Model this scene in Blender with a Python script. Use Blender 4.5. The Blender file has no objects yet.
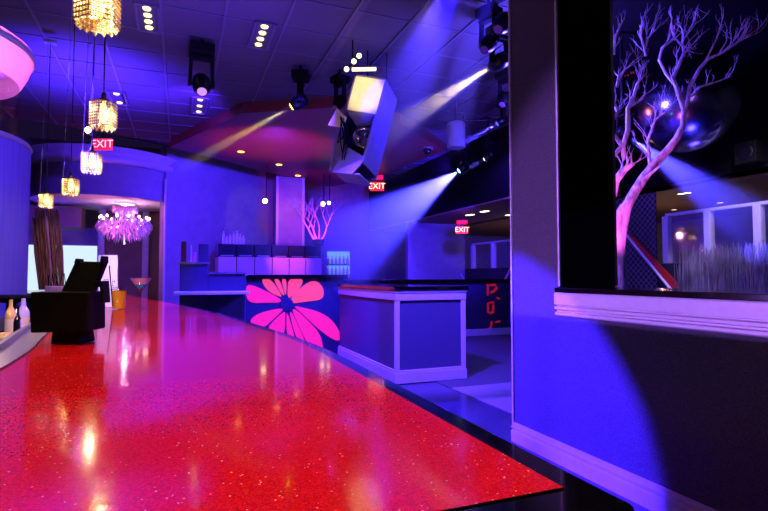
import bpy, math, random
from mathutils import Vector, Matrix
random.seed(7)
S = bpy.context.scene
COL = S.collection
PI = math.pi

# ------------------------------------------------------------------ camera
CAMZ = 1.27
YAW, PITCH = math.radians(21.7), math.radians(2.29)
F = 512.0
FWD = Vector((math.sin(YAW)*math.cos(PITCH), math.cos(YAW)*math.cos(PITCH), math.sin(PITCH)))
RGT = Vector((math.cos(YAW), -math.sin(YAW), 0))
UPV = RGT.cross(FWD)
CAM = Vector((0, 0, CAMZ))
def ray(px, py): return FWD + RGT*((px-384)/F) + UPV*((255.5-py)/F)
def P(px, py, d): return CAM + ray(px, py)*d
def onz(px, py, z):
    r = ray(px, py); return CAM + r*((z-CAMZ)/r.z)
def onx(px, py, x):
    r = ray(px, py); return CAM + r*(x/r.x)
def ony(px, py, y):
    r = ray(px, py); return CAM + r*(y/r.y)
cd = bpy.data.cameras.new('camera'); cam = bpy.data.objects.new('camera', cd); COL.objects.link(cam)
cd.sensor_width = 36; cd.lens = 24; cd.clip_start = 0.02; cd.clip_end = 100
cam.location = CAM
cam.rotation_euler = (PI/2+PITCH, 0, -YAW)
S.camera = cam
S.view_settings.view_transform = 'Standard'; S.view_settings.look = 'None'
S.view_settings.gamma = 1; S.view_settings.use_curve_mapping = False
S.view_settings.exposure = 0
S.cycles.volume_bounces = 0
S.cycles.sample_clamp_indirect = 4
S.cycles.max_bounces = 8

# ------------------------------------------------------------------ materials
def lin(r, g, b):
    f = lambda c: c/12.92 if c <= .04045 else ((c+.055)/1.055)**2.4
    return (f(r/255), f(g/255), f(b/255), 1)
MATS = {}
def mat(name, col, rough=.5, metal=0, emit=None, es=0, coat=0, spec=.5):
    if name in MATS: return MATS[name]
    m = bpy.data.materials.new(name); m.use_nodes = True; MATS[name] = m
    b = m.node_tree.nodes['Principled BSDF']
    b.inputs['Base Color'].default_value = lin(*col); b.inputs['Roughness'].default_value = rough
    b.inputs['Metallic'].default_value = metal; b.inputs['Coat Weight'].default_value = coat
    b.inputs['Specular IOR Level'].default_value = spec
    if emit:
        b.inputs['Emission Color'].default_value = lin(*emit); b.inputs['Emission Strength'].default_value = es
    return m
def noisy(m, scale, amt, bump=0, detail=3, stretch=None):
    """grain: mixes the base colour with a lighter / darker version by noise"""
    nt = m.node_tree; b = nt.nodes['Principled BSDF']; c = b.inputs['Base Color'].default_value[:]
    tc = nt.nodes.new('ShaderNodeTexCoord'); n = nt.nodes.new('ShaderNodeTexNoise')
    n.inputs['Scale'].default_value = scale; n.inputs['Detail'].default_value = detail
    if stretch:
        mp = nt.nodes.new('ShaderNodeMapping'); mp.inputs['Scale'].default_value = stretch
        nt.links.new(tc.outputs['Object'], mp.inputs['Vector']); nt.links.new(mp.outputs['Vector'], n.inputs['Vector'])
    else: nt.links.new(tc.outputs['Object'], n.inputs['Vector'])
    r = nt.nodes.new('ShaderNodeValToRGB')
    r.color_ramp.elements[0].position = .35; r.color_ramp.elements[1].position = .65
    r.color_ramp.elements[0].color = tuple(x*(1-amt) for x in c[:3])+(1,)
    r.color_ramp.elements[1].color = tuple(min(1, x*(1+amt)) for x in c[:3])+(1,)
    nt.links.new(n.outputs['Fac'], r.inputs['Fac']); nt.links.new(r.outputs['Color'], b.inputs['Base Color'])
    if bump:
        bp = nt.nodes.new('ShaderNodeBump'); bp.inputs['Strength'].default_value = bump; bp.inputs['Distance'].default_value = .004
        nt.links.new(n.outputs['Fac'], bp.inputs['Height']); nt.links.new(bp.outputs['Normal'], b.inputs['Normal'])
    return m
def clear(name, tint, gloss=.12, rough=.05):
    m = bpy.data.materials.new(name); m.use_nodes = True; nt = m.node_tree; nt.nodes.clear()
    o = nt.nodes.new('ShaderNodeOutputMaterial'); t = nt.nodes.new('ShaderNodeBsdfTransparent'); g = nt.nodes.new('ShaderNodeBsdfGlossy')
    x = nt.nodes.new('ShaderNodeMixShader'); x.inputs[0].default_value = gloss
    t.inputs[0].default_value = lin(*tint); g.inputs['Roughness'].default_value = rough
    nt.links.new(t.outputs[0], x.inputs[1]); nt.links.new(g.outputs[0], x.inputs[2]); nt.links.new(x.outputs[0], o.inputs[0])
    MATS[name] = m; return m
def crystal(name, tint, trans=.5):
    m = bpy.data.materials.new(name); m.use_nodes = True; nt = m.node_tree; nt.nodes.clear()
    o = nt.nodes.new('ShaderNodeOutputMaterial'); t = nt.nodes.new('ShaderNodeBsdfTranslucent'); g = nt.nodes.new('ShaderNodeBsdfGlossy')
    d = nt.nodes.new('ShaderNodeBsdfDiffuse'); x = nt.nodes.new('ShaderNodeMixShader'); y = nt.nodes.new('ShaderNodeMixShader')
    for n in (t, d, g): n.inputs[0].default_value = lin(*tint)
    g.inputs['Roughness'].default_value = .15; x.inputs[0].default_value = trans; y.inputs[0].default_value = .25
    nt.links.new(d.outputs[0], x.inputs[1]); nt.links.new(t.outputs[0], x.inputs[2])
    nt.links.new(x.outputs[0], y.inputs[1]); nt.links.new(g.outputs[0], y.inputs[2]); nt.links.new(y.outputs[0], o.inputs[0])
    MATS[name] = m; return m
def glow(name, col, s): 
    m = mat(name, (0, 0, 0), .6, emit=col, es=s); return m

m_black = mat('gloss_black', (6, 6, 8), .12, coat=.5)
m_soft = noisy(mat('matte_black', (7, 7, 8), .8, spec=.15), 60, .3)
m_metal = mat('dark_metal', (28, 28, 32), .35, .7)
m_chrome = mat('chrome', (200, 200, 205), .12, 1)
m_steel = noisy(mat('brushed_steel', (170, 168, 180), .3, .9), 40, .12, stretch=(1, 12, 1))
m_white = noisy(mat('white_painted_trim', (205, 200, 210), .4), 30, .04)
m_cloth = noisy(mat('woven_wall_fabric', (78, 74, 86), .85), 240, .5, .6)
m_tile = noisy(mat('ceiling_tile', (78, 72, 84), .9), 90, .12, .2)
m_grid = mat('ceiling_grid_metal', (88, 82, 100), .5)
m_plaster = noisy(mat('painted_plaster', (150, 146, 156), .8), 6, .06)
m_maroon = noisy(mat('maroon_plaster', (122, 52, 48), .45), 5, .08)
m_brown = noisy(mat('brown_plaster', (92, 70, 66), .8), 5, .1)
m_dark = noisy(mat('dark_plaster', (40, 38, 46), .8), 8, .15)
m_blackp = noisy(mat('black_paint', (10, 10, 12), .9, spec=.1), 10, .2)
m_navy = noisy(mat('dark_blue_laminate', (52, 50, 78), .35), 20, .1)
m_floor = noisy(mat('polished_dark_floor', (66, 66, 84), .22), 3, .2)
m_carpet = noisy(mat('dark_carpet', (84, 82, 92), .95), 120, .35, .4)
m_lfloor = noisy(mat('pale_floor_tile', (150, 146, 156), .45), 6, .06)
m_pink = glow('pink_backlit_acrylic', (255, 30, 190), 1.0)
m_coral = glow('coral_backlit_acrylic', (255, 70, 140), 1.0)
m_bulb = glow('warm_bulb', (255, 214, 110), 14)
m_wbulb = glow('white_lamp', (255, 232, 180), 5)
m_clamp = glow('ceiling_lamp_glow', (255, 222, 140), 3.2)
m_exit = glow('exit_red', (255, 40, 30), 1.6)
m_glass = clear('clear_glass', (252, 252, 255), .12)
m_acry = clear('clear_acrylic', (250, 246, 252), .1)
m_bead = crystal('amber_crystal', (255, 246, 205), .6)
m_cryst = crystal('pink_crystal', (255, 222, 250), .5)
m_gold = mat('gold_wire', (120, 76, 44), .5, .2)

def bar_red():
    m = mat('red_terrazzo', (205, 10, 14), .12, coat=.35, spec=.4); nt = m.node_tree; b = nt.nodes['Principled BSDF']
    b.inputs['Coat Roughness'].default_value = .05
    tc = nt.nodes.new('ShaderNodeTexCoord'); v = nt.nodes.new('ShaderNodeTexVoronoi'); v.inputs['Scale'].default_value = 620
    nt.links.new(tc.outputs['Object'], v.inputs['Vector'])
    sep = nt.nodes.new('ShaderNodeSeparateColor'); nt.links.new(v.outputs['Color'], sep.inputs[0])
    r = nt.nodes.new('ShaderNodeValToRGB'); cr = r.color_ramp; cr.interpolation = 'CONSTANT'
    cr.elements[0].position = 0; cr.elements[0].color = lin(168, 8, 14)
    cr.elements[1].position = .16; cr.elements[1].color = lin(205, 12, 18)
    for p, c in ((.4, (225, 22, 20)), (.62, (190, 8, 20)), (.84, (222, 30, 26)), (.993, (250, 200, 170))):
        e = cr.elements.new(p); e.color = lin(*c)
    nt.links.new(sep.outputs[0], r.inputs['Fac']); nt.links.new(r.outputs['Color'], b.inputs['Base Color'])
    return m
m_red = bar_red()

# ------------------------------------------------------------------ mesh builder
class MB:
    def __init__(s): s.v = []; s.f = []; s.sm = []
    def add(s, vs, fs, smooth=False):
        o = len(s.v); s.v += [Vector(v) for v in vs]; s.f += [[i+o for i in f] for f in fs]; s.sm += [smooth]*len(fs); return s
    def hexa(s, p):
        return s.add(p, [(0, 3, 2, 1), (4, 5, 6, 7), (0, 1, 5, 4), (1, 2, 6, 5), (2, 3, 7, 6), (3, 0, 4, 7)])
    def box(s, x0, x1, y0, y1, z0, z1):
        return s.hexa([(x0, y0, z0), (x1, y0, z0), (x1, y1, z0), (x0, y1, z0), (x0, y0, z1), (x1, y0, z1), (x1, y1, z1), (x0, y1, z1)])
    def obox(s, c, u, v, w):
        c, u, v, w = map(Vector, (c, u, v, w))
        return s.hexa([c-u-v-w, c+u-v-w, c+u+v-w, c-u+v-w, c-u-v+w, c+u-v+w, c+u+v+w, c-u+v+w])
    def bar(s, a, b, w, h, up=(0, 0, 1)):
        a, b = Vector(a), Vector(b); d = (b-a); u = d.normalized(); up = Vector(up)
        if abs(u.dot(up)) > .98: up = Vector((1, 0, 0))
        r = u.cross(up).normalized(); t = r.cross(u)
        return s.obox((a+b)/2, d/2, r*w/2, t*h/2)
    def prism(s, poly, off):
        n = len(poly); poly = [Vector(p) for p in poly]; off = Vector(off)
        vs = poly+[p+off for p in poly]
        fs = [tuple(range(n))[::-1], tuple(range(n, 2*n))]+[(i, (i+1) % n, n+(i+1) % n, n+i) for i in range(n)]
        return s.add(vs, fs)
    def tube(s, pts, rad, n=8, cap=True):
        pts = [Vector(p) for p in pts]
        if not isinstance(rad, (list, tuple)): rad = [rad]*len(pts)
        vs = []; prev = None
        for i, p in enumerate(pts):
            t = (pts[min(i+1, len(pts)-1)]-pts[max(i-1, 0)]).normalized()
            if prev is None:
                a = Vector((0, 0, 1)) if abs(t.z) < .9 else Vector((1, 0, 0)); u = t.cross(a).normalized()
            else: u = (prev-t*prev.dot(t)).normalized()
            prev = u; w = t.cross(u)
            for k in range(n):
                an = 2*PI*k/n; vs.append(p+(u*math.cos(an)+w*math.sin(an))*rad[i])
        fs = []
        for i in range(len(pts)-1):
            for k in range(n):
                k2 = (k+1) % n; fs.append((i*n+k, i*n+k2, (i+1)*n+k2, (i+1)*n+k))
        s.add(vs, fs, True)
        if cap:
            s.add(vs[:n], [tuple(range(n))[::-1]]); s.add(vs[-n:], [tuple(range(n))])
        return s
    def lathe(s, prof, c=(0, 0, 0), n=32, axis=None, capb=True, capt=True, smooth=True):
        """profile of (radius, height) turned about axis through c"""
        c = Vector(c); ax = Vector(axis).normalized() if axis is not None else Vector((0, 0, 1))
        a = Vector((0, 0, 1)) if abs(ax.z) < .9 else Vector((1, 0, 0)); u = ax.cross(a).normalized(); w = ax.cross(u)
        vs = [c+ax*h+(u*math.cos(2*PI*k/n)+w*math.sin(2*PI*k/n))*max(r, 1e-4) for r, h in prof for k in range(n)]
        fs = [(i*n+k, i*n+(k+1) % n, (i+1)*n+(k+1) % n, (i+1)*n+k) for i in range(len(prof)-1) for k in range(n)]
        s.add(vs, fs, smooth)
        if capb: s.add(vs[:n], [tuple(range(n))[::-1]])
        if capt: s.add(vs[-n:], [tuple(range(n))])
        return s
    def sphere(s, c, r, n=16, m=10, sc=(1, 1, 1)):
        c = Vector(c); pr = [(math.sin(PI*i/m), -math.cos(PI*i/m)) for i in range(m+1)]
        vs = [c+Vector((pr[i][0]*math.cos(2*PI*k/n)*r*sc[0], pr[i][0]*math.sin(2*PI*k/n)*r*sc[1], pr[i][1]*r*sc[2])) for i in range(m+1) for k in range(n)]
        fs = [(i*n+k, i*n+(k+1) % n, (i+1)*n+(k+1) % n, (i+1)*n+k) for i in range(m) for k in range(n)]
        return s.add(vs, fs, True)
    def octa(s, c, r, h):
        c = Vector(c)
        vs = [c+Vector(p) for p in ((r, 0, 0), (0, r, 0), (-r, 0, 0), (0, -r, 0), (0, 0, h), (0, 0, -h))]
        return s.add(vs, [(0, 1, 4), (1, 2, 4), (2, 3, 4), (3, 0, 4), (1, 0, 5), (2, 1, 5), (3, 2, 5), (0, 3, 5)])
    def build(s, name, m, parent=None, bevel=0):
        off = Vector((0, 0, 0)); q = parent
        while q is not None: off += q.location; q = q.parent
        if parent is None and s.v:      # own origin at the base centre of a single-mesh thing
            xs = [v.x for v in s.v]; ys = [v.y for v in s.v]; zs = [v.z for v in s.v]
            off = Vector(((min(xs)+max(xs))/2, (min(ys)+max(ys))/2, min(zs)))
        me = bpy.data.meshes.new(name); me.from_pydata([v-off for v in s.v], [], s.f)
        me.polygons.foreach_set('use_smooth', s.sm); me.materials.append(m); me.update()
        o = bpy.data.objects.new(name, me); COL.objects.link(o)
        if parent is not None: o.parent = parent
        else: o.location = off
        if bevel:
            b = o.modifiers.new('bevel', 'BEVEL'); b.width = bevel; b.segments = 2; b.limit_method = 'ANGLE'
        return o
def tag(o, label, cat, group=None, kind=None):
    o['label'] = label; o['category'] = cat
    if group: o['group'] = group
    if kind: o['kind'] = kind
    return o
def thing(name, label, cat, loc=(0, 0, 0), group=None, kind=None):
    o = bpy.data.objects.new(name, None); COL.objects.link(o); o.location = loc; o.empty_display_size = .1
    return tag(o, label, cat, group, kind)
def struct(name, mb, m, label=None, bevel=0, parent=None):
    o = mb.build(name, m, parent, bevel)
    if parent is None:
        o['kind'] = 'structure'
        if label: o['label'] = label; o['category'] = name.split('_')[0]
    return o
def dup(root, loc, label, group=None):
    r = root.copy(); COL.objects.link(r); r.location = loc; r['label'] = label
    if group: r['group'] = group
    for ch in list(root.children):
        c = ch.copy(); COL.objects.link(c); c.parent = r
        for g in ch.children:
            d = g.copy(); COL.objects.link(d); d.parent = c
    return r
def text_mesh(name, body, size, m, parent, origin, right, up, depth=.002):
    cu = bpy.data.curves.new(name, 'FONT'); cu.body = body; cu.size = size; cu.extrude = depth; cu.align_x = 'CENTER'; cu.align_y = 'CENTER'
    t = bpy.data.objects.new(name, cu); COL.objects.link(t)
    dg = bpy.context.evaluated_depsgraph_get(); me = bpy.data.meshes.new_from_object(t.evaluated_get(dg))
    bpy.data.objects.remove(t); bpy.data.curves.remove(cu)
    right, up = Vector(right).normalized(), Vector(up).normalized(); nrm = right.cross(up)
    off = Vector((0, 0, 0)); q = parent
    while q is not None: off += q.location; q = q.parent
    M4 = Matrix.Translation(Vector(origin)-off) @ Matrix((right, up, nrm)).transposed().to_4x4()
    me.transform(M4); me.materials.clear(); me.materials.append(m)
    o = bpy.data.objects.new(name, me); COL.objects.link(o); o.parent = parent; return o
def light(kind, name, loc, power, col, aim=None, angle=60, blend=.3, radius=.05):
    l = bpy.data.lights.new(name, kind); l.energy = power; l.color = col
    o = bpy.data.objects.new(name, l); COL.objects.link(o); o.location = loc
    l.shadow_soft_size = radius
    if kind == 'SPOT':
        l.spot_size = math.radians(angle); l.spot_blend = blend
    if aim is not None: o.rotation_euler = (Vector(aim)-Vector(loc)).to_track_quat('-Z', 'Y').to_euler()
    return o
BLUE = (.045, .012, 1.0); VIO = (.28, .1, 1.0); MAG = (1.0, .08, .75); WARM = (1.0, .8, .55)
CEIL = 3.95

# ------------------------------------------------------------------ shell
struct('floor', MB().box(-9, 13, -4, 18, -.1, 0), m_floor, 'polished dark floor under bar counter and booth')
struct('trim_6', MB().box(2.87, 4.4, 2.6, 5.15, 0, .006), m_lfloor, 'pale tiled floor band beside the right wall pier')
struct('trim_7', MB().box(2.87, 6.98, 5.15, 9.38, 0, .006), m_carpet, 'dark carpeted floor before the low half wall')
# main ceiling ends along a slanted line; a dropped maroon ceiling and the blue back bulkhead lie beyond
cl = [(-9, -4), (13, -4), (13, 9.2), (6.4, 9.2)]
far = [onz(320, 186, CEIL), onz(274, 174, CEIL), onz(170, 147, CEIL), onz(89, 130, CEIL)]
fm = [onz(320, 186, 3.78), onz(274, 174, 3.78), onz(170, 147, 3.78)]
poly = [(-9, -4), (2.95, -4), (2.95, 3.4), (5.4, 6.2), (13, 6.2), (13, 9.2), (6.4, 9.2)]+[(far[0].x, far[0].y), (far[1].x, far[1].y), (far[2].x, far[2].y), (far[3].x, far[3].y), (-9, 8.0)]
struct('ceiling', MB().prism([(x, y, CEIL) for x, y in poly], (0, 0, .1)), m_tile, 'dark tiled ceiling over the whole bar')
struct('ceiling_right', MB().prism([(x, y, CEIL) for x, y in ((2.95, -4), (13, -4), (13, 6.2), (5.4, 6.2), (2.95, 3.4))], (0, 0, .1)), m_blackp, 'black ceiling of the dark room with the bare tree')
g = MB()
import itertools
def clipy(x):
    # far limit of the tiled ceiling at this x
    pts = [(-9, 8.0), (far[3].x, far[3].y), (far[2].x, far[2].y), (far[1].x, far[1].y), (far[0].x, far[0].y), (6.4, 9.2), (13, 9.2)]
    for (a, b), (c, d) in zip(pts, pts[1:]):
        if a <= x <= c: return b+(d-b)*(x-a)/max(c-a, 1e-6)
    return 8
XG = [-5.71+.61*i for i in range(22)]
for x in XG: g.box(x-.012, x+.012, -2 if x < 2.9 else min(6.3, 3.45+(x-2.95)*1.143), clipy(x)-.05, CEIL-.012, CEIL)
for j in range(26):
    y = -1.9+.61*j
    xs = [x for x in [-6+.1*k for k in range(130)] if clipy(x) > y+.05]
    if xs: g.box(min(xs), max(xs) if y > 6.3 else max(2.9, 2.95+(y-3.45)/1.143), y-.008, y+.008, CEIL-.009, CEIL)
struct('trim_8', g, m_grid, 'metal grid between the ceiling tiles')
# dropped maroon ceiling
mp = [onz(242, 112, 3.8), onz(335, 106, 3.8), onz(400, 122, 3.8), onz(445, 150, 3.8), onz(376, 176, 3.8), onz(334, 186, 3.8)]+fm
struct('trim_9', MB().prism([(p.x, p.y, 3.78) for p in mp], (0, 0, CEIL-3.78)), m_maroon, 'maroon dropped ceiling panel with downlights')
# back bulkhead wall (slanted), right back wall, left back wall
wdir = Vector((3.9+.3, 14.6-11.6, 0)).normalized(); wn = Vector((-wdir.y, wdir.x, 0))
A, B = Vector((-.3, 11.6, 0)), Vector((4.1, 15.2, 0))
struct('wall_back', MB().prism([A, B, B+wn*.2, A+wn*.2], (0, 0, 4.6)), m_plaster, 'blue lit slanted wall behind the far bar')
struct('wall_rear', MB().box(4.1, 12.5, 15.2, 15.4, 0, 4.6), m_plaster, 'blue lit wall far behind the booth')
struct('wall_far', MB().box(-9, -.3, 14.5, 14.7, 0, 4.6), m_plaster, 'purple wall behind the chandelier')
struct('wall_left', MB().box(-9.1, -9, -4, 14.7, 0, 4.6), m_dark, 'dark wall beyond the bar')
struct('trim_10', MB().tube([A+Vector((-.01, -.03, 0)), A+Vector((-.01, -.03, 3.3))], .022, 8), m_white, 'thin pale upright strip at the wall corner')
# recess walls round the chandelier
struct('wall_recess', MB().box(-1.75, -.3, 13.6, 13.7, 0, 2.84), m_brown, 'maroon recessed wall behind the chandelier')
g = MB()
for x in (-1.72, -.78): g.box(x-.07, x+.07, 13.5, 13.62, 0, 2.84)
struct('trim_11', g, m_plaster, 'purple pilasters on the maroon recess wall')
# round soffit drum
DC = (-1.5, 12.4, 0)
struct('trim_12', MB().lathe([(1.42, 3.44), (1.5, 3.47), (1.5, 3.56), (1.46, 3.6), (1.5, 3.66), (1.54, 3.74)], DC, 64), m_white, 'white crown moulding round the drum soffit')
struct('wall_soffit', MB().lathe([(1.36, 2.82), (1.36, 3.46)], DC, 64), m_plaster, 'round purple drum soffit above the chandelier')
struct('trim_13', MB().box(-7.5, -2.0, 12.6, 13.2, 2.3, 2.75), m_brown, 'brown beam above the bright window')
# bright backlit window
w0 = ony(26, 244, 14.45); w1 = ony(97, 246, 14.45)
wn1 = MB().box(w0.x, w1.x, 14.44, 14.48, .75, w1.z)
struct('window_1', wn1, glow('bright_window', (205, 228, 245), 1.15), 'bright pale window glowing behind the bar')
struct('trim_14', MB().box(w0.x-.1, w1.x+.1, 14.38, 14.5, w1.z, w1.z+.09), m_plaster, 'purple lintel over the bright window')

# right wall with opening
WX = 2.411; YE = 3.34; YO = 2.83; WD = ony(611, 200, 2.85).x-2.411
ZS = 1.165
g = MB().box(WX, WX+WD, YO, YE, 0, CEIL)
struct('wall_right', g, m_cloth, 'fabric covered pier beside the black window opening')
struct('wall_lower', MB().box(WX, WX+WD, -3, YO, 0, 1.13), m_cloth, 'dark fabric low wall under the black ledge')
struct('trim_1', MB().box(WX+.004, WX+WD+.004, YO-.014, YO, 1.2, CEIL), m_black, 'black reveal of the window opening')
struct('trim_2', MB().box(WX-.012, WX+.012, YE-.004, YE+.014, 0, CEIL), m_white, 'pale corner strip on the end of the pier')
struct('trim_15', MB().box(WX+WD-.012, WX+WD+.006, YO-.022, YO-.012, 1.2, CEIL), m_plaster, 'thin lilac strip edging the black reveal')
struct('trim_16', MB().box(WX-.006, WX+.008, YO-.026, YO-.008, 1.2, CEIL), m_white, 'thin pale strip at the pier edge of the opening')
def mould(name, x, y0, y1, prof, label):
    pts = [(x-dx, y0, z) for dx, z in prof]; struct(name, MB().prism(pts, (0, y1-y0, 0)), m_white, label)
mould('baseboard_right', WX, -3, YE+.012, [(0, 0), (.022, 0), (.024, .084), (.012, .09), (.012, .1), (.022, .104), (.022, .117), (.009, .121), (.009, .13), (.014, .134), (.012, .144), (0, .147)], 'white moulded baseboard along the right wall')
mould('trim_3', WX, -3, YO-.002, [(-.02, 1.0), (.016, 1.0), (.03, 1.008), (.03, 1.024), (.01, 1.03), (.01, 1.04), (.034, 1.046), (.034, 1.062), (.014, 1.068), (.014, 1.074), (.036, 1.078), (.036, 1.15), (.03, 1.158), (-.02, 1.158)], 'white moulding under the black ledge')
struct('trim_4', MB().box(WX-.045, WX+WD+.02, -3, YO-.016, 1.158, 1.192), m_black, 'black ledge of the window opening', .004)

# ------------------------------------------------------------------ bar counter
BARZ = 1.07; BT = BARZ+.0015
path = [(.38, .345), (.384, .8), (.386, 1.3), (.366, 1.7), (.328, 2.0), (.262, 2.55), (.165, 3.15), (.03, 3.83), (-.1, 4.45), (-.26, 5.15), (-.5, 6.05), (-.85, 7.0), (-1.3, 8.0), (-1.7, 8.8)]
def dense(p, k=6):
    out = []
    n = len(p)
    for i in range(n-1):
        p0, p1, p2, p3 = (Vector(p[max(i-1, 0)]), Vector(p[i]), Vector(p[i+1]), Vector(p[min(i+2, n-1)]))
        for j in range(k):
            t = j/k
            out.append(.5*((2*p1)+(p2-p0)*t+(2*p0-5*p1+4*p2-p3)*t*t+(3*p1-p0-3*p2+p3)*t**3))
    out.append(Vector(p[-1])); return out
DP = dense(path)
def offs(d):
    r = []
    for i, p in enumerate(DP):
        t = (DP[min(i+1, len(DP)-1)]-DP[max(i-1, 0)]).normalized(); n = Vector((-t.y, t.x)); r.append(p+n*d)
    return r
def ribbon(mb, d0, d1, z0, z1, ystart=None):
    a, b = offs(d0), offs(d1)
    if ystart is not None:
        a[0] = Vector((a[0].x, ystart)); b[0] = Vector((b[0].x, ystart))
    n = len(a); vs = []
    for i in range(n): vs += [(a[i].x, a[i].y, z0), (a[i].x, a[i].y, z1), (b[i].x, b[i].y, z1), (b[i].x, b[i].y, z0)]
    fs = []
    for i in range(n-1):
        o, q = i*4, i*4+4
        fs += [(o, q, q+1, o+1), (o+1, q+1, q+2, o+2), (o+2, q+2, q+3, o+3), (o+3, q+3, q, o)]
    fs += [(0, 1, 2, 3), ((n-1)*4+3, (n-1)*4+2, (n-1)*4+1, (n-1)*4)]
    return mb.add(vs, fs)
bar = thing('bar_counter', 'long curved bar counter with glossy red top and black edge', 'bar counter', (0, 2, 0))
ribbon(MB(), 0, .738, BARZ-.05, BARZ-.0015).build('black_edge', m_black, bar, .008)['label'] = 'glossy black edge border'
ribbon(MB(), .04, .735, BARZ-.003, BARZ, .396).build('counter_top', m_red, bar)['label'] = 'red terrazzo counter top'
ribbon(MB(), .06, .6, 0, BARZ-.05).build('bar_front', m_navy, bar)
rail = MB(); ribbon(rail, .738, .81, BARZ-.03, BARZ+.004); ribbon(rail, .806, .818, BARZ-.06, BARZ+.02)
rail.build('drip_rail', m_steel, bar)['label'] = 'brushed steel drip rail'
struct_well = MB(); struct_well.prism([(x, y, .93) for x, y in ((-1.1, 1.9), (-.6, 1.9), (-.66, 2.6), (-.74, 3.1), (-.81, 3.45), (-.9, 3.45), (-1.1, 3.05))], (0, 0, .035)); struct_well.box(-1.05, -.75, 2.0, 3.0, 0, .93)
tag(struct_well.build('bottle_well', m_soft), 'low dark work shelf behind the steel rail of the bar', 'shelf')

# POS terminal, seen from behind
def pt(px, py, d): return P(px, py, d)
pos = thing('cash_register', 'black cash register with raised tilted screen on the red counter', 'cash register', onz(65, 345, BT))
d0, d1 = 1.48, 1.62
g = MB(); a = [pt(30, 333, d0), pt(87, 331.5, d0), pt(87, 292, d0), pt(30, 292, d0)]; off = FWD*.1; off.z = 0
a = [Vector((p.x, p.y, p.z)) for p in a]; g.prism(a, off); g.build('body', m_soft, pos, .004)
g = MB(); a = [pt(50, 347, d0+.01), pt(80, 346, d0+.01), pt(78, 331, d0+.01), pt(52, 331, d0+.01)]
for p in a[:2]: p.z = BT
g.prism(a, off*.8); g.build('foot', m_soft, pos, .003)
g = MB(); a = [pt(60, 293, d0+.03), pt(92, 293, d0+.03), pt(104.5, 262, d0+.05), pt(75, 261, d0+.05)]
g.prism(a, off*.25); SCR = g.build('screen', m_soft, pos, .004)
g = MB(); a = [pt(74, 263, d0+.04), pt(77.5, 264, d0+.04), pt(78, 259, d0+.04), pt(75.5, 258.5, d0+.04)]; g.prism(a, off*.3); g.build('screen_bracket', m_soft, SCR); g = MB()
a = [pt(99.5, 263, d0+.04), pt(103, 263, d0+.04), pt(103, 256, d0+.04), pt(101, 256, d0+.04)]; g.prism(a, off*.3)
g.build('screen_bracket', m_soft, SCR)
g = MB(); a = [pt(93, 281, d0+.02), pt(102, 281, d0+.02), pt(103.5, 303, d0+.02), pt(100, 303, d0+.02), pt(99.5, 287, d0+.02), pt(93, 287, d0+.02)]; g.prism(a, off*.4)
g.build('card_reader', m_soft, pos, .002)

# menu holder
mc = onz(106, 307, BT); mh = thing('menu_card', 'tall white printed menu card standing beside the orange drink', 'menu', mc)
dm = (mc-CAM).dot(FWD)
c4 = [P(98.5, 306.5, dm), P(117.5, 306.5, dm), P(117.5, 255, dm), P(98.5, 255, dm)]
nrm = (c4[1]-c4[0]).cross(c4[3]-c4[0]).normalized()
for p in c4[:2]: p.z = BT
MB().prism(c4, -nrm*.006).build('card', noisy(mat('white_card', (232, 222, 226), .5), 20, .02), mh)
fold = [c4[1], c4[1]-nrm*.09+(c4[0]-c4[1])*.5, c4[2]-nrm*.09+(c4[3]-c4[2])*.5, c4[2]]
MB().prism(fold, (c4[0]-c4[1])*.03).build('folded_leaf', MATS['white_card'], mh)
ink = mat('black_ink', (20, 18, 24), .6)
ex, ey = (c4[1]-c4[0]), (c4[3]-c4[0]); g = MB()
def stroke(u0, v0, u1, v1, w=.0022): g.bar(c4[0]+ex*u0+ey*v0+nrm*.001, c4[0]+ex*u1+ey*v1+nrm*.001, w, .001, nrm)
for a in ((.3, .41, .3, .53), (.3, .53, .52, .53), (.52, .53, .52, .41), (.36, .42, .36, .49), (.36, .49, .46, .49), (.46, .49, .46, .42), (.33, .42, .5, .42),
          (.64, .41, .64, .5), (.64, .41, .86, .41), (.75, .41, .75, .53), (.75, .49, .86, .49), (.86, .52, .86, .45), (.3, .335, .84, .335)): stroke(*a)
g.build('printed_letters', ink, mh)
# small cream box behind screen
nb = P(94, 262, 3.9); 
# napkin caddy at the inner rail
q = onz(57, 298.5, BT)
caddy = thing('napkin_holder', 'dark napkin holder with cream napkins and straws behind the cash register', 'napkin holder', (q.x, q.y, BT))
MB().obox((q.x, q.y, BT+.03), RGT*.09, Vector((-RGT.y, RGT.x, 0))*.05, (0, 0, .03)).build('holder', m_soft, caddy, .004)
MB().obox((q.x, q.y, BT+.085), RGT*.08, Vector((-RGT.y, RGT.x, 0))*.045, (0, 0, .025)).build('napkins', mat('cream_paper', (215, 195, 160), .8), caddy, .003)
g = MB()
for k in range(9):
    b0 = Vector((q.x, q.y, BARZ+.1))+RGT*random.uniform(-.08, .08); g.tube([b0, b0+Vector((random.uniform(-.02, .02), random.uniform(-.02, .02), .1+.08*random.random()))], .0035, 6)
g.build('straws', m_soft, caddy)
q = P(36, 290, 2.3)
def bottle(name, label, base, h, r, mglass, mcap, group=None, mlabel=None):
    b = thing(name, label, 'bottle', base, group)
    c = Vector(base)
    bd_ = MB().lathe([(r*.9, 0), (r, .008), (r, h*.55), (r*.85, h*.64), (r*.36, h*.76), (r*.33, h*.93)], c, 16).build('glass_body', mglass, b)
    MB().lathe([(r*.38, h*.93), (r*.38, h)], c, 12).build('cap', mcap, b)
    if mlabel: MB().lathe([(r*1.02, h*.14), (r*1.02, h*.45)], c, 16, capb=False, capt=False).build('paper_label', mlabel, bd_)
    return b
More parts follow.
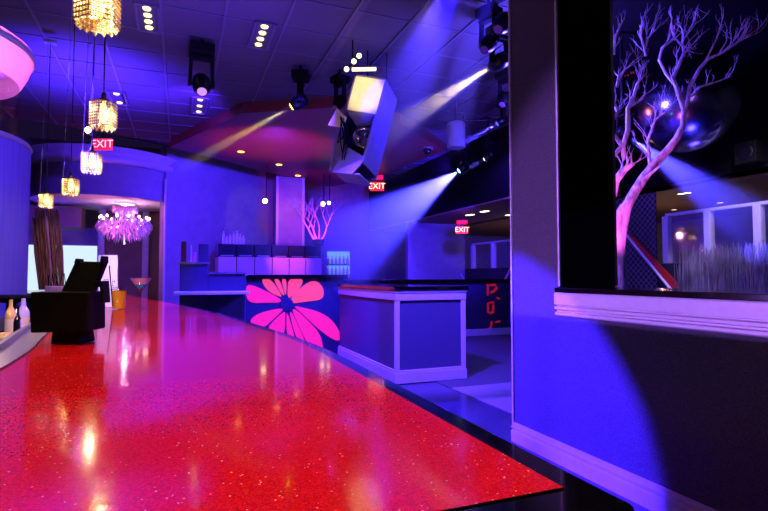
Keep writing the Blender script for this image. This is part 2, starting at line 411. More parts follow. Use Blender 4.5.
m_yb = mat('yellow_bottle_glass', (235, 200, 70), .15, coat=.5); m_db = mat('dark_bottle_glass', (20, 16, 22), .1, coat=.5)
m_pb = mat('pale_bottle_glass', (215, 205, 170), .15, coat=.5); m_bb = mat('blue_bottle_glass', (205, 215, 250), .15, coat=.5)
m_pl = mat('cream_label', (240, 215, 120), .6)
WZ = .966
for (px, py, h, r, mg, lb) in ((10, 337, .2, .024, m_yb, 'yellow liquor bottle at the left end of the bar well'),
                               (22.5, 336, .205, .029, m_pb, 'pale yellow liquor bottle beside the cash register'),
                               (17, 343, .17, .016, m_db, 'dark slim bottle before the two yellow bottles')):
    b = onz(px, py, WZ); bottle('liquor_bottle', lb, b, h, r, mg, m_soft, None, m_pl if mg is not m_db else None)
b = P(36, 300, 2.1); b = Vector((b.x, b.y, BARZ+.004))
b = onz(5.5, 343, WZ)
fr = thing('garnish_bowl', 'pale garnish bowl in the bar well below the bottles', 'bowl', b)
MB().lathe([(.016, 0), (.034, .02), (.037, .036), (.034, .036), (.012, .012)], b, 24).build('bowl', mat('cream_ceramic', (225, 195, 170), .3), fr)
g = MB()
for k in range(9):
    an = k*.7; g.sphere(b+Vector((.017*math.cos(an), .017*math.sin(an), .036)), .013, 10, 6)
g.build('garnish', mat('pale_fruit', (230, 190, 140), .5), fr)
b = P(12, 297.5, 2.72)
g = MB(); g.sphere(b, .1, 20, 10, (1.2, .9, .16)); g.tube([b+Vector((-.11, 0, -.012)), b+Vector((.11, 0, -.01))], .014, 8)
# stands on a stack of trays
tr = thing('bar_tray', 'black serving tray with folded cloth beside the blue column', 'tray', (b.x, b.y, WZ))
MB().lathe([(.07, WZ), (.03, WZ+.02), (.025, b.z-.03), (.09, b.z-.015)], (b.x, b.y, 0), 20).build('stand', m_soft, tr)
g.build('folded_cloth', m_soft, tr)

# drinks
b = onz(118.5, 309, BT)
dk = thing('tumbler', 'orange cocktail in a tumbler with a black straw', 'drink', b)
MB().lathe([(.034, .004), (.041, .11)], b, 24).build('juice', crystal('orange_juice', (255, 170, 20), .35), dk)
MB().lathe([(.036, 0), (.037, .004), (.045, .135), (.0435, .135), (.0355, .006)], b, 24, capt=False).build('glass', m_glass, dk)
MB().tube([b+Vector((-.028, -.03, .02)), b+Vector((-.05, -.036, .26))], .0035, 6).build('straw', m_soft, dk)
b = onz(140.5, 308.5, BT)
mg = thing('martini_glass', 'martini glass of blue and pink cocktail near the bar end', 'drink', b)
MB().lathe([(.04, 0), (.038, .003), (.006, .008), (.004, .02), (.004, .095), (.008, .102), (.065, .19), (.0635, .19), (.006, .106)], b, 28, capt=False).build('glass', m_glass, mg)
MB().lathe([(.006, .108), (.037, .148)], b, 24).build('blue_liquid', crystal('blue_liquor', (60, 170, 235), .3), mg)
MB().lathe([(.037, .1485), (.06, .184)], b, 24).build('pink_liquid', crystal('pink_liquor', (255, 170, 215), .3), mg)
MB().sphere(b+Vector((0, -.012, .118)), .011, 10, 8).build('cherry', mat('dark_cherry', (60, 8, 20), .3), mg)

# twig bundle at the far end of the bar
q = P(52, 283, 7.0); tw0 = Vector((q.x, q.y, BT+.012))
tw = thing('twig_bundle', 'tall leaning bundle of dark brown twigs behind the bar', 'twigs', tw0)
top = P(46, 211, 7.0); g = MB(); g2 = MB()
for k in range(70):
    u, v = random.uniform(-1, 1), random.uniform(-.4, .4)
    p0 = tw0+RGT*u*.16+Vector((0, v*.3, .0)); p1 = top+RGT*u*.17+Vector((0, v*.3, random.uniform(-.12, .05)))
    mid = (p0+p1)/2+Vector((random.uniform(-.02, .02), 0, 0))
    (g if k % 5 else g2).tube([p0, mid, p1], [.012, .013, .009], 6)
g.build('twigs', noisy(mat('brown_twig', (150, 105, 95), .85), 30, .4, stretch=(1, 1, .2)), tw); g2.build('pale_twigs', mat('pale_twig', (190, 150, 160), .8), tw)

# ------------------------------------------------------------------ pendant lamps
def pendant(base, label):
    R_, H = .069, .148
    z0 = base.z
    t = thing('pendant_lamp', label, 'pendant lamp', base, 'crystal pendants above the bar')
    g = MB(); gw = MB()
    nx, nz = 5, 8
    hexp = [(R_*math.cos(PI/3*k+.3), R_*math.sin(PI/3*k+.3)) for k in range(6)]
    for k in range(6):
        a, b = Vector(hexp[k]), Vector(hexp[(k+1) % 6])
        for i in range(nx):
            p = a+(b-a)*((i+.5)/nx)
            for j in range(nz):
                g.octa((base.x+p.x, base.y+p.y, z0+.012+(H-.02)*(j+.5)/nz), .0054, .007)
    for j in range(nz+1):
        z = z0+.012+(H-.02)*j/nz
        pts = [(base.x+x, base.y+y, z) for x, y in hexp]
        for k in range(6): gw.bar(pts[k], pts[(k+1) % 6], .0034, .0034)
    for k in range(6):
        a, b = Vector(hexp[k]), Vector(hexp[(k+1) % 6])
        for i in range(nx):
            p = a+(b-a)*(i/nx); gw.bar((base.x+p.x, base.y+p.y, z0+.01), (base.x+p.x, base.y+p.y, z0+H-.006), .003, .003, (1, 0, 0))
    for j in range(14):     # drops along the lower rim
        for k in range(1):
            a = 2*PI*j/14; g.octa((base.x+.058*math.cos(a), base.y+.058*math.sin(a), z0+.004), .007, .01)
    g.build('crystal_beads', m_bead, t); gw.build('wire_frame', m_gold, t)
    lh_ = MB().lathe([(.004, z0+H-.004), (.03, z0+H), (.03, z0+H+.012), (.012, z0+H+.02), (.012, z0+H+.05)], (base.x, base.y, 0), 16).build('lamp_holder', m_metal, t)
    MB().lathe([(.004, z0+.03), (.016, z0+.04), (.022, z0+.06), (.018, z0+.1), (.012, z0+H-.006)], (base.x, base.y, 0), 16).build('bulb', m_bulb, lh_)
    g = MB(); g.tube([(base.x, base.y, z0+H+.05), (base.x, base.y, CEIL-.03)], .004, 6)
    g.build('cord', m_metal, t)
    g = MB(); g.tube([(base.x-.06, base.y, z0+H), (base.x-.02, base.y, CEIL-.03)], .002, 5); g.build('steel_wire', m_steel, t)
    MB().box(base.x-.06, base.x+.06, base.y-.045, base.y+.045, CEIL-.045, CEIL-.012).build('canopy', m_plaster, t, .004)
    return t
sp = .765
lamps = [((97, 28), 2.2, 'largest and nearest crystal pendant lamp over the red bar'), ((103, 129), 3.66, 'second nearest crystal pendant lamp above the red bar'), ((91.5, 173), 4.9, 'crystal pendant lamp hanging just below the pink exit sign'),
         ((70.5, 195), 6.0, 'crystal pendant lamp second from the blue column'), ((46, 207.5), 7.3, 'smallest crystal pendant lamp beside the blue column above twigs')]
lp = [P(a[0], a[1], d*sp) for a, d, _ in lamps]
zz = sum(p.z for p in lp[1:])/4
first = None
for p, (a, d, lb) in zip(lp, lamps):
    if first is None: first = pendant(p, lb)
    else: dup(first, p, lb)
for p in lp: light('POINT', 'pendant_glow', p+Vector((.03, -.03, .06)), 8, (1, .8, .42), radius=.012)

# ------------------------------------------------------------------ blue column with clear tube and flared capital
cx, cy = -1.485, 3.73
colm = thing('display_column', 'blue ribbed round column with clear tube and flared pink capital', 'column', (cx, cy, .0))
n = 180
def ribbed(r0, amp, z0, z1, mb):
    vs = []
    for z in (z0, z1):
        for k in range(n*2): vs.append((cx+(r0+amp*(k % 2))*math.cos(PI*k/n), cy+(r0+amp*(k % 2))*math.sin(PI*k/n), z))
    m = 2*n
    mb.add(vs, [(k, (k+1) % m, m+(k+1) % m, m+k) for k in range(m)]+[tuple(range(m, 2*m))])
g = MB(); ribbed(.59, .01, 0, 2.06, g); g.build('ribbed_drum', noisy(mat('drum_fabric', (108, 96, 150), .6), 8, .1, stretch=(6, 6, .3)), colm)
MB().lathe([(.6, 2.06), (.61, 2.07), (.6, 2.09), (.5, 2.1)], (cx, cy, 0), 72, capb=False).build('drum_rim', m_plaster, colm)
MB().lathe([(.53, 2.1), (.53, 2.5)], (cx, cy, 0), 72, capb=False, capt=False).build('clear_tube', m_acry, colm)
MB().lathe([(.2, 2.1), (.2, 2.5)], (cx, cy, 0), 24).build('core_post', m_plaster, colm)
MB().lathe([(.53, 2.46), (.545, 2.48), (.575, 2.54), (.6, 2.61), (.605, 2.64), (.6, 2.68), (.57, 2.7), (.48, 2.72)], (cx, cy, 0), 72, capb=False).build('flared_capital', crystal('frosted_acrylic', (245, 225, 235), .6), colm)
MB().lathe([(.606, 2.62), (.614, 2.63), (.614, 2.655), (.606, 2.665)], (cx, cy, 0), 72, capb=False, capt=False).build('capital_rim', m_white, colm)
light('POINT', 'column_pink', (cx+.15, cy-.2, 2.5), 38, (1, .16, .5), radius=.06)
light('SPOT', 'column_blue', (-.3, 1.0, 2.9), 520, BLUE, (cx+.5, cy-.3, 1.5), 36, .6)

# ------------------------------------------------------------------ service counter left of the flower panel
sc_ = thing('service_counter', 'stepped service counter with long ledge left of flower panel', 'counter', (.3, 7.9, 0))
a = ony(180, 264, 7.9); b = ony(208, 264, 7.9); c = ony(246, 274, 7.9); s0 = ony(174, 292, 7.6); s1 = ony(246, 293, 7.6)
MB().box(a.x, b.x, 7.9, 8.12, 0, a.z).build('tall_unit', m_navy, sc_, .01)
MB().box(b.x, c.x, 7.9, 8.12, 0, c.z).build('low_unit', m_navy, sc_, .01)
MB().box(a.x-.03, b.x+.03, 7.86, 8.13, a.z, a.z+.03).build('tall_top', m_steel, sc_)
MB().box(b.x+.03, c.x, 7.86, 8.13, c.z, c.z+.03).build('low_top', m_steel, sc_)
MB().box(s0.x, c.x, 7.45, 7.9, s0.z-.04, s0.z).build('ledge', m_white, sc_, .008)
for k, (px, w, h, mm, lb) in enumerate(((183.5, .07, .3, mat('maroon_leather', (120, 40, 50), .5), 'maroon upright card on the service counter'), (191, .02, .26, mat('white_card2', (230, 220, 235), .5), 'thin white stand on the service counter'),
                                 (194.5, .05, .15, mat('pink_candle', (235, 120, 170), .4), 'short pink candle holder on service counter'), (203, .14, .27, m_navy, 'blue box on the end of the service counter'))):
    q = ony(px, 263, 8.1)
    if k in (0, 3): o = MB().box(q.x-w/2, q.x+w/2, 7.98, 8.08, a.z+.03, a.z+.03+h).build(('menu_stand', 'x', 'x', 'storage_box')[k], mm, None, .004)
    else: o = MB().lathe([(w*.6, 0), (w*.5, .01), (w*.5, h*.9), (w*.4, h)], (q.x, 8.03, a.z+.03), 16).build(('x', 'table_stand', 'candle_holder')[k], mm)
    tag(o, lb, ('menu', 'stand', 'candle holder', 'box')[k])

# ------------------------------------------------------------------ flower panel
YF = 8.2
p0 = ony(246, 276, YF); p1 = ony(343, 276, YF)
fp = thing('flower_panel', 'dark blue bar panel with big glowing pink flower', 'panel', (2, YF, 0))
MB().box(p0.x, p1.x, YF, YF+.9, 0, 1.22).build('panel', m_navy, fp)
MB().box(p0.x-.06, p1.x+.05, YF-.06, YF+1.0, 1.22, 1.29).build('counter_top', m_black, fp, .006)
def petal(pts, m, k=1):
    P2 = [ony(x, y, YF-.004) for x, y in pts]
    # round the outline
    for _ in range(3):
        Q = []
        for i in range(len(P2)):
            a, b = P2[i], P2[(i+1) % len(P2)]; Q += [a*.75+b*.25, a*.25+b*.75]
        P2 = Q
    mb = MB().prism(P2, (0, -.006, 0)); return mb.build('petal', m, fp)
def z8(l): return [(220+x/2.4, 250+y/2.4) for x, y in l]
cxp, cyp = 287, 304.5
pet = [([(62, 96), (64, 84), (78, 84), (110, 98), (147, 118), (145, 127), (110, 126), (78, 128), (64, 118)], m_pink),
       ([(70, 172), (84, 156), (112, 146), (150, 139), (150, 146), (128, 166), (104, 188), (84, 184)], m_pink),
       ([(112, 190), (130, 168), (153, 148), (157, 150), (155, 205), (142, 206)], m_pink),
       ([(159, 152), (162, 152), (171, 178), (180, 212), (176, 216), (160, 208)], m_pink),
       ([(166, 150), (172, 148), (186, 178), (206, 222), (202, 226), (184, 218)], m_pink),
       ([(172, 144), (180, 140), (214, 172), (240, 200), (249, 240), (240, 246), (212, 230), (190, 184)], m_pink),
       ([(176, 134), (190, 136), (240, 148), (272, 170), (292, 206), (288, 218), (272, 216), (236, 190), (196, 152)], m_pink),
       ([(168, 122), (178, 104), (206, 80), (228, 72), (246, 86), (250, 104), (244, 120), (206, 124), (174, 129)], m_coral),
       ([(162, 112), (162, 90), (165, 68), (200, 68), (196, 86), (180, 104), (168, 116)], m_coral),
       ([(97, 68), (122, 68), (150, 111), (144, 113), (112, 98)], m_coral), ([(127, 68), (142, 68), (155, 106), (153, 110), (146, 104)], m_coral), ([(147, 68), (160, 68), (159, 108), (156, 106), (152, 92)], m_coral)]
for l, m in pet: petal(z8(l), m)
cc = ony(cxp, cyp, YF); MB().lathe([(.11, 0), (.1, .012)], (cc.x, YF-.003, cc.z), 32, (0, -1, 0)).build('flower_center', m_navy, fp)

# far dark counter / half wall
hw = thing('half_wall_counter', 'long dark half wall with black top behind the booth', 'counter', (5, 9.5, 0))
MB().box(p1.x+.06, 7.0, 9.4, 9.9, .0, 1.14).build('half_wall', m_navy, hw)
MB().box(p1.x+.06, 7.0, 9.34, 9.96, 1.14, 1.2).build('black_top', m_black, hw, .006)
MB().box(p1.x+.06, 7.0, 9.37, 9.4, 0.008, .15).build('base_trim', m_white, hw, .004)
m_mark = glow('red_glow_mark', (240, 35, 70), .32)  # the marks carry their own red glow in the material
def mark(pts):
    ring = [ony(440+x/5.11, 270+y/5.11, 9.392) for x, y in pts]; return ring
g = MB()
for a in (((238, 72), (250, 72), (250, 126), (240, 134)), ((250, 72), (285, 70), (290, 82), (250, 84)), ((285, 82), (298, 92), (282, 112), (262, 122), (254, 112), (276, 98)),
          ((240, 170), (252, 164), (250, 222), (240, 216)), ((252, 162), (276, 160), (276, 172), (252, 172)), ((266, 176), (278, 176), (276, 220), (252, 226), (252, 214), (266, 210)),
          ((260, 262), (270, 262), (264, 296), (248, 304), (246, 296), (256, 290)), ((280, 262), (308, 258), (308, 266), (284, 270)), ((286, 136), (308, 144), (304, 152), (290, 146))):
    MB().prism(mark(a), (0, -.002, 0)).build('red_mark', m_mark, hw)['label'] = 'red glowing mark on the half wall'

# ------------------------------------------------------------------ booth
bx0, bx1, by0, by1, bz = 2.38, 3.28, 5.57, 7.9, 1.1
bo = thing('bar_booth', 'boxy blue booth counter with white framed panels near flower panel', 'booth', ((bx0+bx1)/2, (by0+by1)/2, 0))
m_panel = noisy(mat('booth_fabric', (74, 72, 100), .6), 90, .2, .2)
MB().box(bx0, bx1, by0, by1, 0.008, bz).build('body', m_panel, bo)
MB().box(bx0-.05, bx1+.05, by0-.05, by1, bz+.0, bz+.045).build('counter_top', m_black, bo, .006)
g = MB().box(bx0-.025, bx1+.025, by0-.025, by1, bz-.12, bz); g.box(bx0-.035, bx1+.035, by0-.035, by1, bz-.03, bz-.01); g.build('top_trim', m_white, bo, .004)
g = MB().box(bx0-.03, bx1+.03, by0-.03, by1, 0.008, .13); g.box(bx0-.02, bx1+.02, by0-.02, by1, .13, .16); g.build('base_trim', m_white, bo, .004)
MB().box(bx0-.02, bx0+.03, by0-.02, by0+.04, .16, bz-.12).build('corner_trim', m_white, bo, .003); g = MB()
g.box(bx1-.04, bx1+.02, by0-.02, by0+.04, .16, bz-.12); g.build('corner_trim', m_white, bo, .003)

# ------------------------------------------------------------------ back bar: pillar, cabinets, shelves, tree, bottles
pl0, pl1 = P(276, 220, 13.0), P(304, 220, 13.0)
struct('pillar', MB().box(pl0.x, pl1.x, 12.9, 13.4, 0, 3.78), m_plaster, 'square pillar lit pink and blue above the far bar')
g = MB().box(pl0.x-.03, pl0.x+.03, 12.86, 12.92, 0, 3.78); g.box(pl1.x-.03, pl1.x+.03, 12.86, 12.92, 0, 3.78)
struct('trim_5', g, m_white, 'pale corner strips of the square pillar')
c0, c1 = P(218, 260, 11.0), P(322, 260, 12.0); c0.z = c1.z = 0
cv = (c1-c0)/6; cn = Vector((-cv.y, cv.x, 0)).normalized()
zb1 = P(240, 257, 11.2).z; zb2 = P(240, 244, 11.2).z
m_cabf = mat('lilac_laminate', (190, 170, 190), .4); m_dg = mat('dark_glass_front', (30, 30, 60), .12, coat=.5)
cab0 = None
cabl = ['back bar cabinet at the left end of the far row', 'back bar cabinet second along the far row', 'back bar cabinet under the left half of the clear bottles row', 'back bar cabinet just left of the square pillar', 'back bar cabinet in front of the square pillar', 'back bar cabinet beside the small pink tree']
for k in range(6):
    a = c0+cv*k; loc = a+cv*.5
    if cab0 is None:
        cab0 = thing('back_bar_cabinet', cabl[0], 'cabinet', loc, 'back bar cabinets')
        u = cv.normalized(); w = cv.length/2-.01
        MB().obox(loc+Vector((0, 0, zb1/2))+cn*.3, u*w, cn*.3, (0, 0, zb1/2)).build('body', m_cabf, cab0, .006)
        gd_ = MB().obox(loc+Vector((0, 0, (zb1+zb2)/2))+cn*.33, u*w, cn*.27, (0, 0, (zb2-zb1)/2)).build('glass_door', m_dg, cab0, .006)
        MB().bar(loc-u*(w-.05)+Vector((0, 0, zb1+.03))-cn*.01+cn*.05, loc+u*(w-.05)+Vector((0, 0, zb1+.03))+cn*.04, .02, .02).build('handle', m_steel, gd_)
    else: dup(cab0, loc, cabl[k])
# clear bottles on the cabinets
k = 0
bl = None
for px, h in ((223.5, .34), (227, .22), (230.5, .26), (234.5, .33), (238, .36), (241.5, .28), (245, .24)):
    q = P(px, 244, 11.35); t_ = (Vector((q.x, q.y, 0))-c0).dot(cv.normalized()); base = c0+cv.normalized()*t_+cn*.3; base.z = zb2
    nm = ['first', 'second', 'third', 'fourth', 'fifth', 'sixth', 'seventh'][k]
    bottle('clear_bottle', f'blue lit clear bottle on the back bar cabinets, {nm} from the left', base, h, .034, m_bb, m_chrome, 'clear bottles on the back bar'); k += 1
# bottle shelf, backlit
sh0, sh1 = P(326, 260, 12.6), P(349, 260, 12.6)
bs = thing('bottle_shelf', 'backlit glowing bottle shelf right of the small pink tree', 'shelf', ((sh0.x+sh1.x)/2, (sh0.y+sh1.y)/2, 0))
sv = (sh1-sh0); sv.z = 0; L_ = sv.length; su = sv.normalized(); sn = Vector((-su.y, su.x, 0)); sm = (sh0+sh1)/2; sm.z = 0
zl = [P(337, y, 12.6).z for y in (274.5, 264, 251)]
MB().obox(sm+sn*.15+Vector((0, 0, zl[0]/2-.02)), su*L_/2, sn*.15, (0, 0, zl[0]/2-.02)).build('base_cabinet', m_dg, bs)
MB().obox(sm+sn*.28+Vector((0, 0, (zl[0]+zl[2])/2)), su*L_/2, sn*.015, (0, 0, (zl[2]-zl[0])/2)).build('light_panel', glow('cyan_backlight', (110, 170, 255), .9), bs)
for z in zl[:2]: MB().obox(sm+sn*.14+Vector((0, 0, z-.02)), su*L_/2, sn*.14, (0, 0, .018)).build('shelf_board', m_dg, bs)
sb = None
nm = ['first', 'second', 'third', 'fourth', 'fifth', 'sixth']
for r_, z in enumerate(zl[:2]):
    for k in range(6):
        q = sm+su*L_*((k+.5)/6-.5)+sn*.1; q.z = z
        lb = f"small bottle on {('lower', 'upper')[r_]} shelf of the backlit unit, {nm[k]} from left"
        if sb is None: sb = bottle('shelf_bottle', lb, q, .2, .035, m_pb, m_soft, 'bottles on the backlit shelf')
        else: dup(sb, q, lb)
# small pink tree
def grow(mb, p, d, L, r, depth, spread=.55):
    n_ = 3; pts = [p]; rr = [r]
    for i in range(n_):
        d = (d+Vector((random.uniform(-.22, .22), random.uniform(-.22, .22), random.uniform(-.05, .22)))).normalized()
        if (p+d*L/n_).z > 3.9: d.z = -abs(d.z)*.5
        p = p+d*L/n_; pts.append(p); rr.append(r*(1-.45*(i+1)/n_))
    mb.tube(pts, rr, 6 if r > .01 else 5)
    if depth > 0:
        for k in range(2 if random.random() < .7 else 3):
            nd = (d+Vector((random.uniform(-spread, spread), random.uniform(-spread, spread), random.uniform(-.1, .4)))).normalized()
            grow(mb, pts[-1] if k == 0 else pts[-2].lerp(pts[-1], random.random()), nd, L*random.uniform(.6, .85), rr[-1]*.85, depth-1, spread)
m_bark = noisy(mat('pale_bleached_bark', (225, 200, 215), .7), 22, .5, 1.0, stretch=(1, 1, .3))
q = P(318, 262, 11.75); q.z = zb2
t2 = thing('coral_tree', 'small pink lit bare tree beside the square pillar', 'tree', q)
MB().lathe([(.1, 0), (.14, .12), (.13, .13)], q, 20).build('pot', m_soft, t2)
g = MB(); random.seed(11)
for dx in (-.75, -.25, .15, .6): grow(g, q+Vector((dx*.1, 0, .1)), Vector((dx, dx*.2, 1)).normalized(), .4, .032, 4, .8)
g.build('branches', m_bark, t2)
random.seed(5)
light('SPOT', 'small_tree_magenta', P(318, 262, 10.9)+Vector((0, 0, .35)), 90, (1, .06, .5), q+Vector((0, 0, .5)), 60, .5)

# ------------------------------------------------------------------ right room
PX = 7.0
struct('wall_platform', MB().box(PX, PX+.15, 2.0, 14.7, 0, 1.46), m_dark, 'dark low wall of the raised platform')
struct('wall_fascia', MB().box(PX, PX+.15, -3, 14.7, 2.63, CEIL), m_blackp, 'dark fascia above the raised platform')
struct('ceiling_platform', MB().box(PX, 12.5, -3, 14.7, 2.63, 2.68), noisy(mat('brown_ceiling', (120, 92, 82), .7), 4, .1), 'low brown ceiling of the raised platform')
struct('floor_platform', MB().box(PX+.15, 12.5, -3, 14.7, .5, .6), m_carpet, 'raised platform floor behind the railing')
struct('wall_end', MB().box(11.5, 11.6, -3, 14.7, 0, 2.63), m_plaster, 'grey wall at the back of the raised platform')
struct('trim_17', MB().box(5.35, 7.0, 6.6, 14.7, 2.66, CEIL), m_blackp, 'dark bulkhead above the half wall')
struct('trim_18', MB().box(5.35, 7.0, 6.6, 14.7, 2.63, 2.66), MATS['brown_ceiling'], 'low brown underside of the dark bulkhead')
struct('wall_stair', MB().box(5.35, 7.0, 11.8, 11.95, 0, 2.63), m_plaster, 'navy wall under the dark bulkhead beyond the half wall')
def glass_rail(y0, y1, n_, label, zt=2.2, zb=1.47):
    r = thing('glass_railing', label, 'railing', (PX+.07, (y0+y1)/2, zb))
    st = (y1-y0)/n_
    for k in range(n_+1):
        y = y0+st*k; MB().box(PX+.02, PX+.12, y-.05, y+.05, zb, zt).build('post', m_white, r, .006)
    MB().box(PX+.03, PX+.11, y0, y1, zt, zt+.045).build('top_rail', m_white, r, .006)
    for k in range(n_): MB().box(PX+.065, PX+.075, y0+st*k+.05, y0+st*(k+1)-.05, zb, zt).build('glass_pane', m_glass, r)
ya = onx(664, 240, PX).y
yb = onx(706, 240, PX).y
glass_rail(ya-(ya-yb)*4, ya, 4, 'white framed glass railing behind the tall grass')
yc, yd = onx(471, 260, PX).y, onx(512, 260, PX).y
glass_rail(yd-1.0, yc, 3, 'white framed glass railing far beyond the booth', 2.07, 1.45)
# mesh screen
ym0, ym1 = ya+.12, onx(612, 240, PX).y+.3
net = thing('mesh_screen', 'dark diamond mesh screen between tree trunk and glass railing', 'screen', (PX, (ym0+ym1)/2, 1.0))
g = MB(); H0, H1 = 1.0, 2.6; stp = .1; W_ = ym1-ym0
for sgn in (1, -1):
    k = -40
    while k < 60:
        # line y = ym0 + k*stp + sgn*(z-H0)
        seg = []
        for z in (H0, H1): seg.append((ym0+k*stp+sgn*(z-H0), z))
        (ya_, za_), (yb_, zb_) = seg
        # clip
        lo, hi = 0.0, 1.0; dy = yb_-ya_
        t0, t1 = sorted(((ym0-ya_)/dy, (ym1-ya_)/dy)); lo, hi = max(lo, t0), min(hi, t1)
        if hi-lo > .02:
            g.bar((PX-.025, ya_+dy*lo, za_+(zb_-za_)*lo), (PX-.025, ya_+dy*hi, za_+(zb_-za_)*hi), .005, .005, (1, 0, 0))
        k += 1
g.build('wire_mesh', m_plaster, net)
MB().box(PX-.016, PX-.003, ym0, ym1, 1.0, 2.6).build('dark_backing', m_dark, net)
# stair stringer + handrail
s_a, s_b = onx(624, 232, PX-.12), onx(676, 296, PX-.12)
stair = thing('stair_rail', 'red stair side panel with sloping white handrail behind the tree', 'stair', (PX-.15, (s_a.y+s_b.y)/2, 0.9))
dv = s_b-s_a
ru0, ru1 = onx(630, 234, PX-.1), onx(688, 296, PX-.1); rl0, rl1 = onx(626, 237, PX-.1), onx(676, 296, PX-.1)
MB().prism([rl0, rl1, ru1, ru0], (.05, 0, 0)).build('side_panel', mat('red_panel', (190, 30, 28), .5), stair)
MB().tube([s_a, s_b], .02, 10).build('handrail', mat('white_rail', (240, 236, 240), .35), stair)
f0, f1 = onx(440, 234, PX-.12), onx(466, 284, PX-.12)
g = MB().tube([f0, f1], .03, 8)
h0, h1 = onx(514, 262, PX-.12), onx(500, 290, PX-.12); g2 = MB().tube([h0, h1], .025, 8)
tag(g.build('stair_handrail', m_white), 'sloping pale handrail left of the far glass railing', 'handrail')
tag(g2.build('stair_handrail', m_white), 'sloping pale handrail below the far glass railing by the pier', 'handrail')
# reeds
gy0, gy1 = onx(684, 260, 6.3).y, onx(800, 260, 6.3).y
plt = thing('grass_planter', 'long planter of tall grey grass before the glass railing', 'planter', (6.3, (gy0+gy1)/2, 0))
MB().box(6.1, 6.5, gy1, gy0, 0, .75).build('planter_box', m_soft, plt, .01)
g = MB(); random.seed(3)
for k in range(1100):
    y = random.uniform(gy1, gy0); x = random.uniform(6.12, 6.48); h = random.uniform(.6, .95); b0 = Vector((x, y, .74)); ln = random.uniform(-.12, .12)
    g.tube([b0, b0+Vector((ln*.2, ln*.3, h*.6)), b0+Vector((ln, ln*1.1, h))], [.0055, .005, .0015], 3, False)
gr = g.build('tall_grass', noisy(mat('dry_grass', (150, 145, 135), .8), 3, .35), plt); gr['kind'] = 'stuff'
# mirror ball
mbp = P(685, 106, 6.3)
mb_ = thing('mirror_ball', 'large shiny dark mirror ball hanging behind the bare tree', 'mirror ball', mbp)
MB().sphere(mbp, .565, 48, 32).build('ball', mat('mirror_black', (150, 150, 170), .2, 1), mb_)
MB().tube([mbp+Vector((0, 0, .555)), (mbp.x, mbp.y, CEIL)], .012, 8).build('hanging_rod', m_metal, mb_)
# wall speaker on the fascia
w = onx(756, 154, PX)
spk = thing('wall_speaker', 'black box speaker on the fascia above the glass railing', 'speaker', w)
MB().box(PX-.22, PX, w.y-.14, w.y+.14, w.z-.14, w.z+.14).build('cabinet', m_soft, spk, .01)
MB().lathe([(.1, 0), (.08, .012), (.03, -.01)], (PX-.222, w.y, w.z), 24, (-1, 0, 0)).build('speaker_cone', m_metal, spk)

# big bare tree
TD = 4.95
def tp(px, py, dd=0): return P(px, py, TD+dd)
TB = tp(617, 330); TB.z = 0.55
tree = thing('bare_tree', 'tall bare tree with pink lit trunk behind the black ledge', 'tree', TB)
MB().lathe([(.22, 0), (.3, .52), (.31, .56), (.27, .56), (.25, .5)], (TB.x, TB.y, 0), 32).build('pot', m_soft, tree)
g = MB()
g.tube([(TB.x, TB.y, .5), tp(616, 292), tp(616.5, 268), tp(616, 248), tp(618, 232), tp(622, 216), tp(626, 206)], [.11, .085, .085, .082, .08, .07, .055], 14)
g.tube([tp(622, 214), tp(628, 203), tp(634, 195)], [.05, .045, .01], 10)
g.build('trunk', m_bark, tree)
def branch(pts, twigs=2, seed=0, tw_L=.12):
    random.seed(100+seed); mb = MB()
    ps = [tp(x, y, dd) for x, y, dd, r in pts]; rs = [r*.82 for *_, r in pts]
    mb.tube(ps, rs, 10)
    for i in range(max(1, len(ps)-3), len(ps)):
        for k in range(twigs+(1 if twigs else 0)):
            d = (ps[i]-ps[i-1]).normalized(); nd = (d+Vector((random.uniform(-.7, .7), random.uniform(-.7, .7), random.uniform(-.2, .6)))).normalized()
            grow(mb, ps[i-1].lerp(ps[i], random.uniform(.3, 1)), nd, tw_L*random.uniform(.8, 1.5), max(rs[i]*.55, .005), 2, .6)
    mb.build('branch', m_bark, tree)
branch([(620, 222, 0, .06), (632, 196, .05, .058), (642, 180, .1, .056), (655, 163, .12, .05), (668, 150, .1, .046), (677, 138, .08, .042), (683, 126, .06, .036), (684, 110, .05, .03), (679, 95, .05, .026), (673, 78, .03, .022), (680, 62, 0, .019), (684, 52, 0, .015)], 1, 1)
branch([(612, 196, -.05, .05), (616, 180, -.1, .045), (624, 170, -.15, .04), (634, 163, -.2, .02)], 1, 2, .08)
branch([(610, 165, -.1, .02), (614, 155, -.1, .028), (622, 146, -.1, .03), (616, 137, -.12, .02), (613, 133, -.12, .014)], 0, 3)
branch([(624, 160, -.1, .02), (623, 146, -.1, .03), (628, 130, -.1, .028), (628, 118, -.1, .026), (628, 108, -.1, .024), (634, 96, -.1, .02), (637, 84, -.12, .014), (641, 78, -.12, .008)], 2, 4, .1)
branch([(629, 107, -.1, .02), (638, 102, -.1, .014), (645, 94, -.1, .007)], 1, 5, .06)
branch([(617, 87, -.1, .018), (619, 78, -.1, .018), (625, 69, -.1, .012), (630, 66, -.1, .007)], 1, 6, .08)
branch([(684, 112, .05, .028), (688, 98, .02, .026), (690, 86, 0, .022), (700, 68, -.05, .02), (708, 59, -.08, .018), (722, 53, -.1, .014), (736, 44, -.12, .01), (745, 38, -.12, .005)], 2, 7, .12)
branch([(688, 100, .02, .014), (700, 87, .05, .012), (716, 82, .1, .01), (732, 76, .15, .004)], 1, 8, .08)
branch([(706, 60, -.08, .01), (715, 42, -.1, .008), (722, 24, -.1, .004)], 1, 9, .08)
branch([(679, 90, .05, .018), (666, 74, .1, .016), (659, 60, .1, .015), (662, 48, .08, .014), (675, 38, .05, .012), (684, 48, .02, .01)], 1, 10, .1)
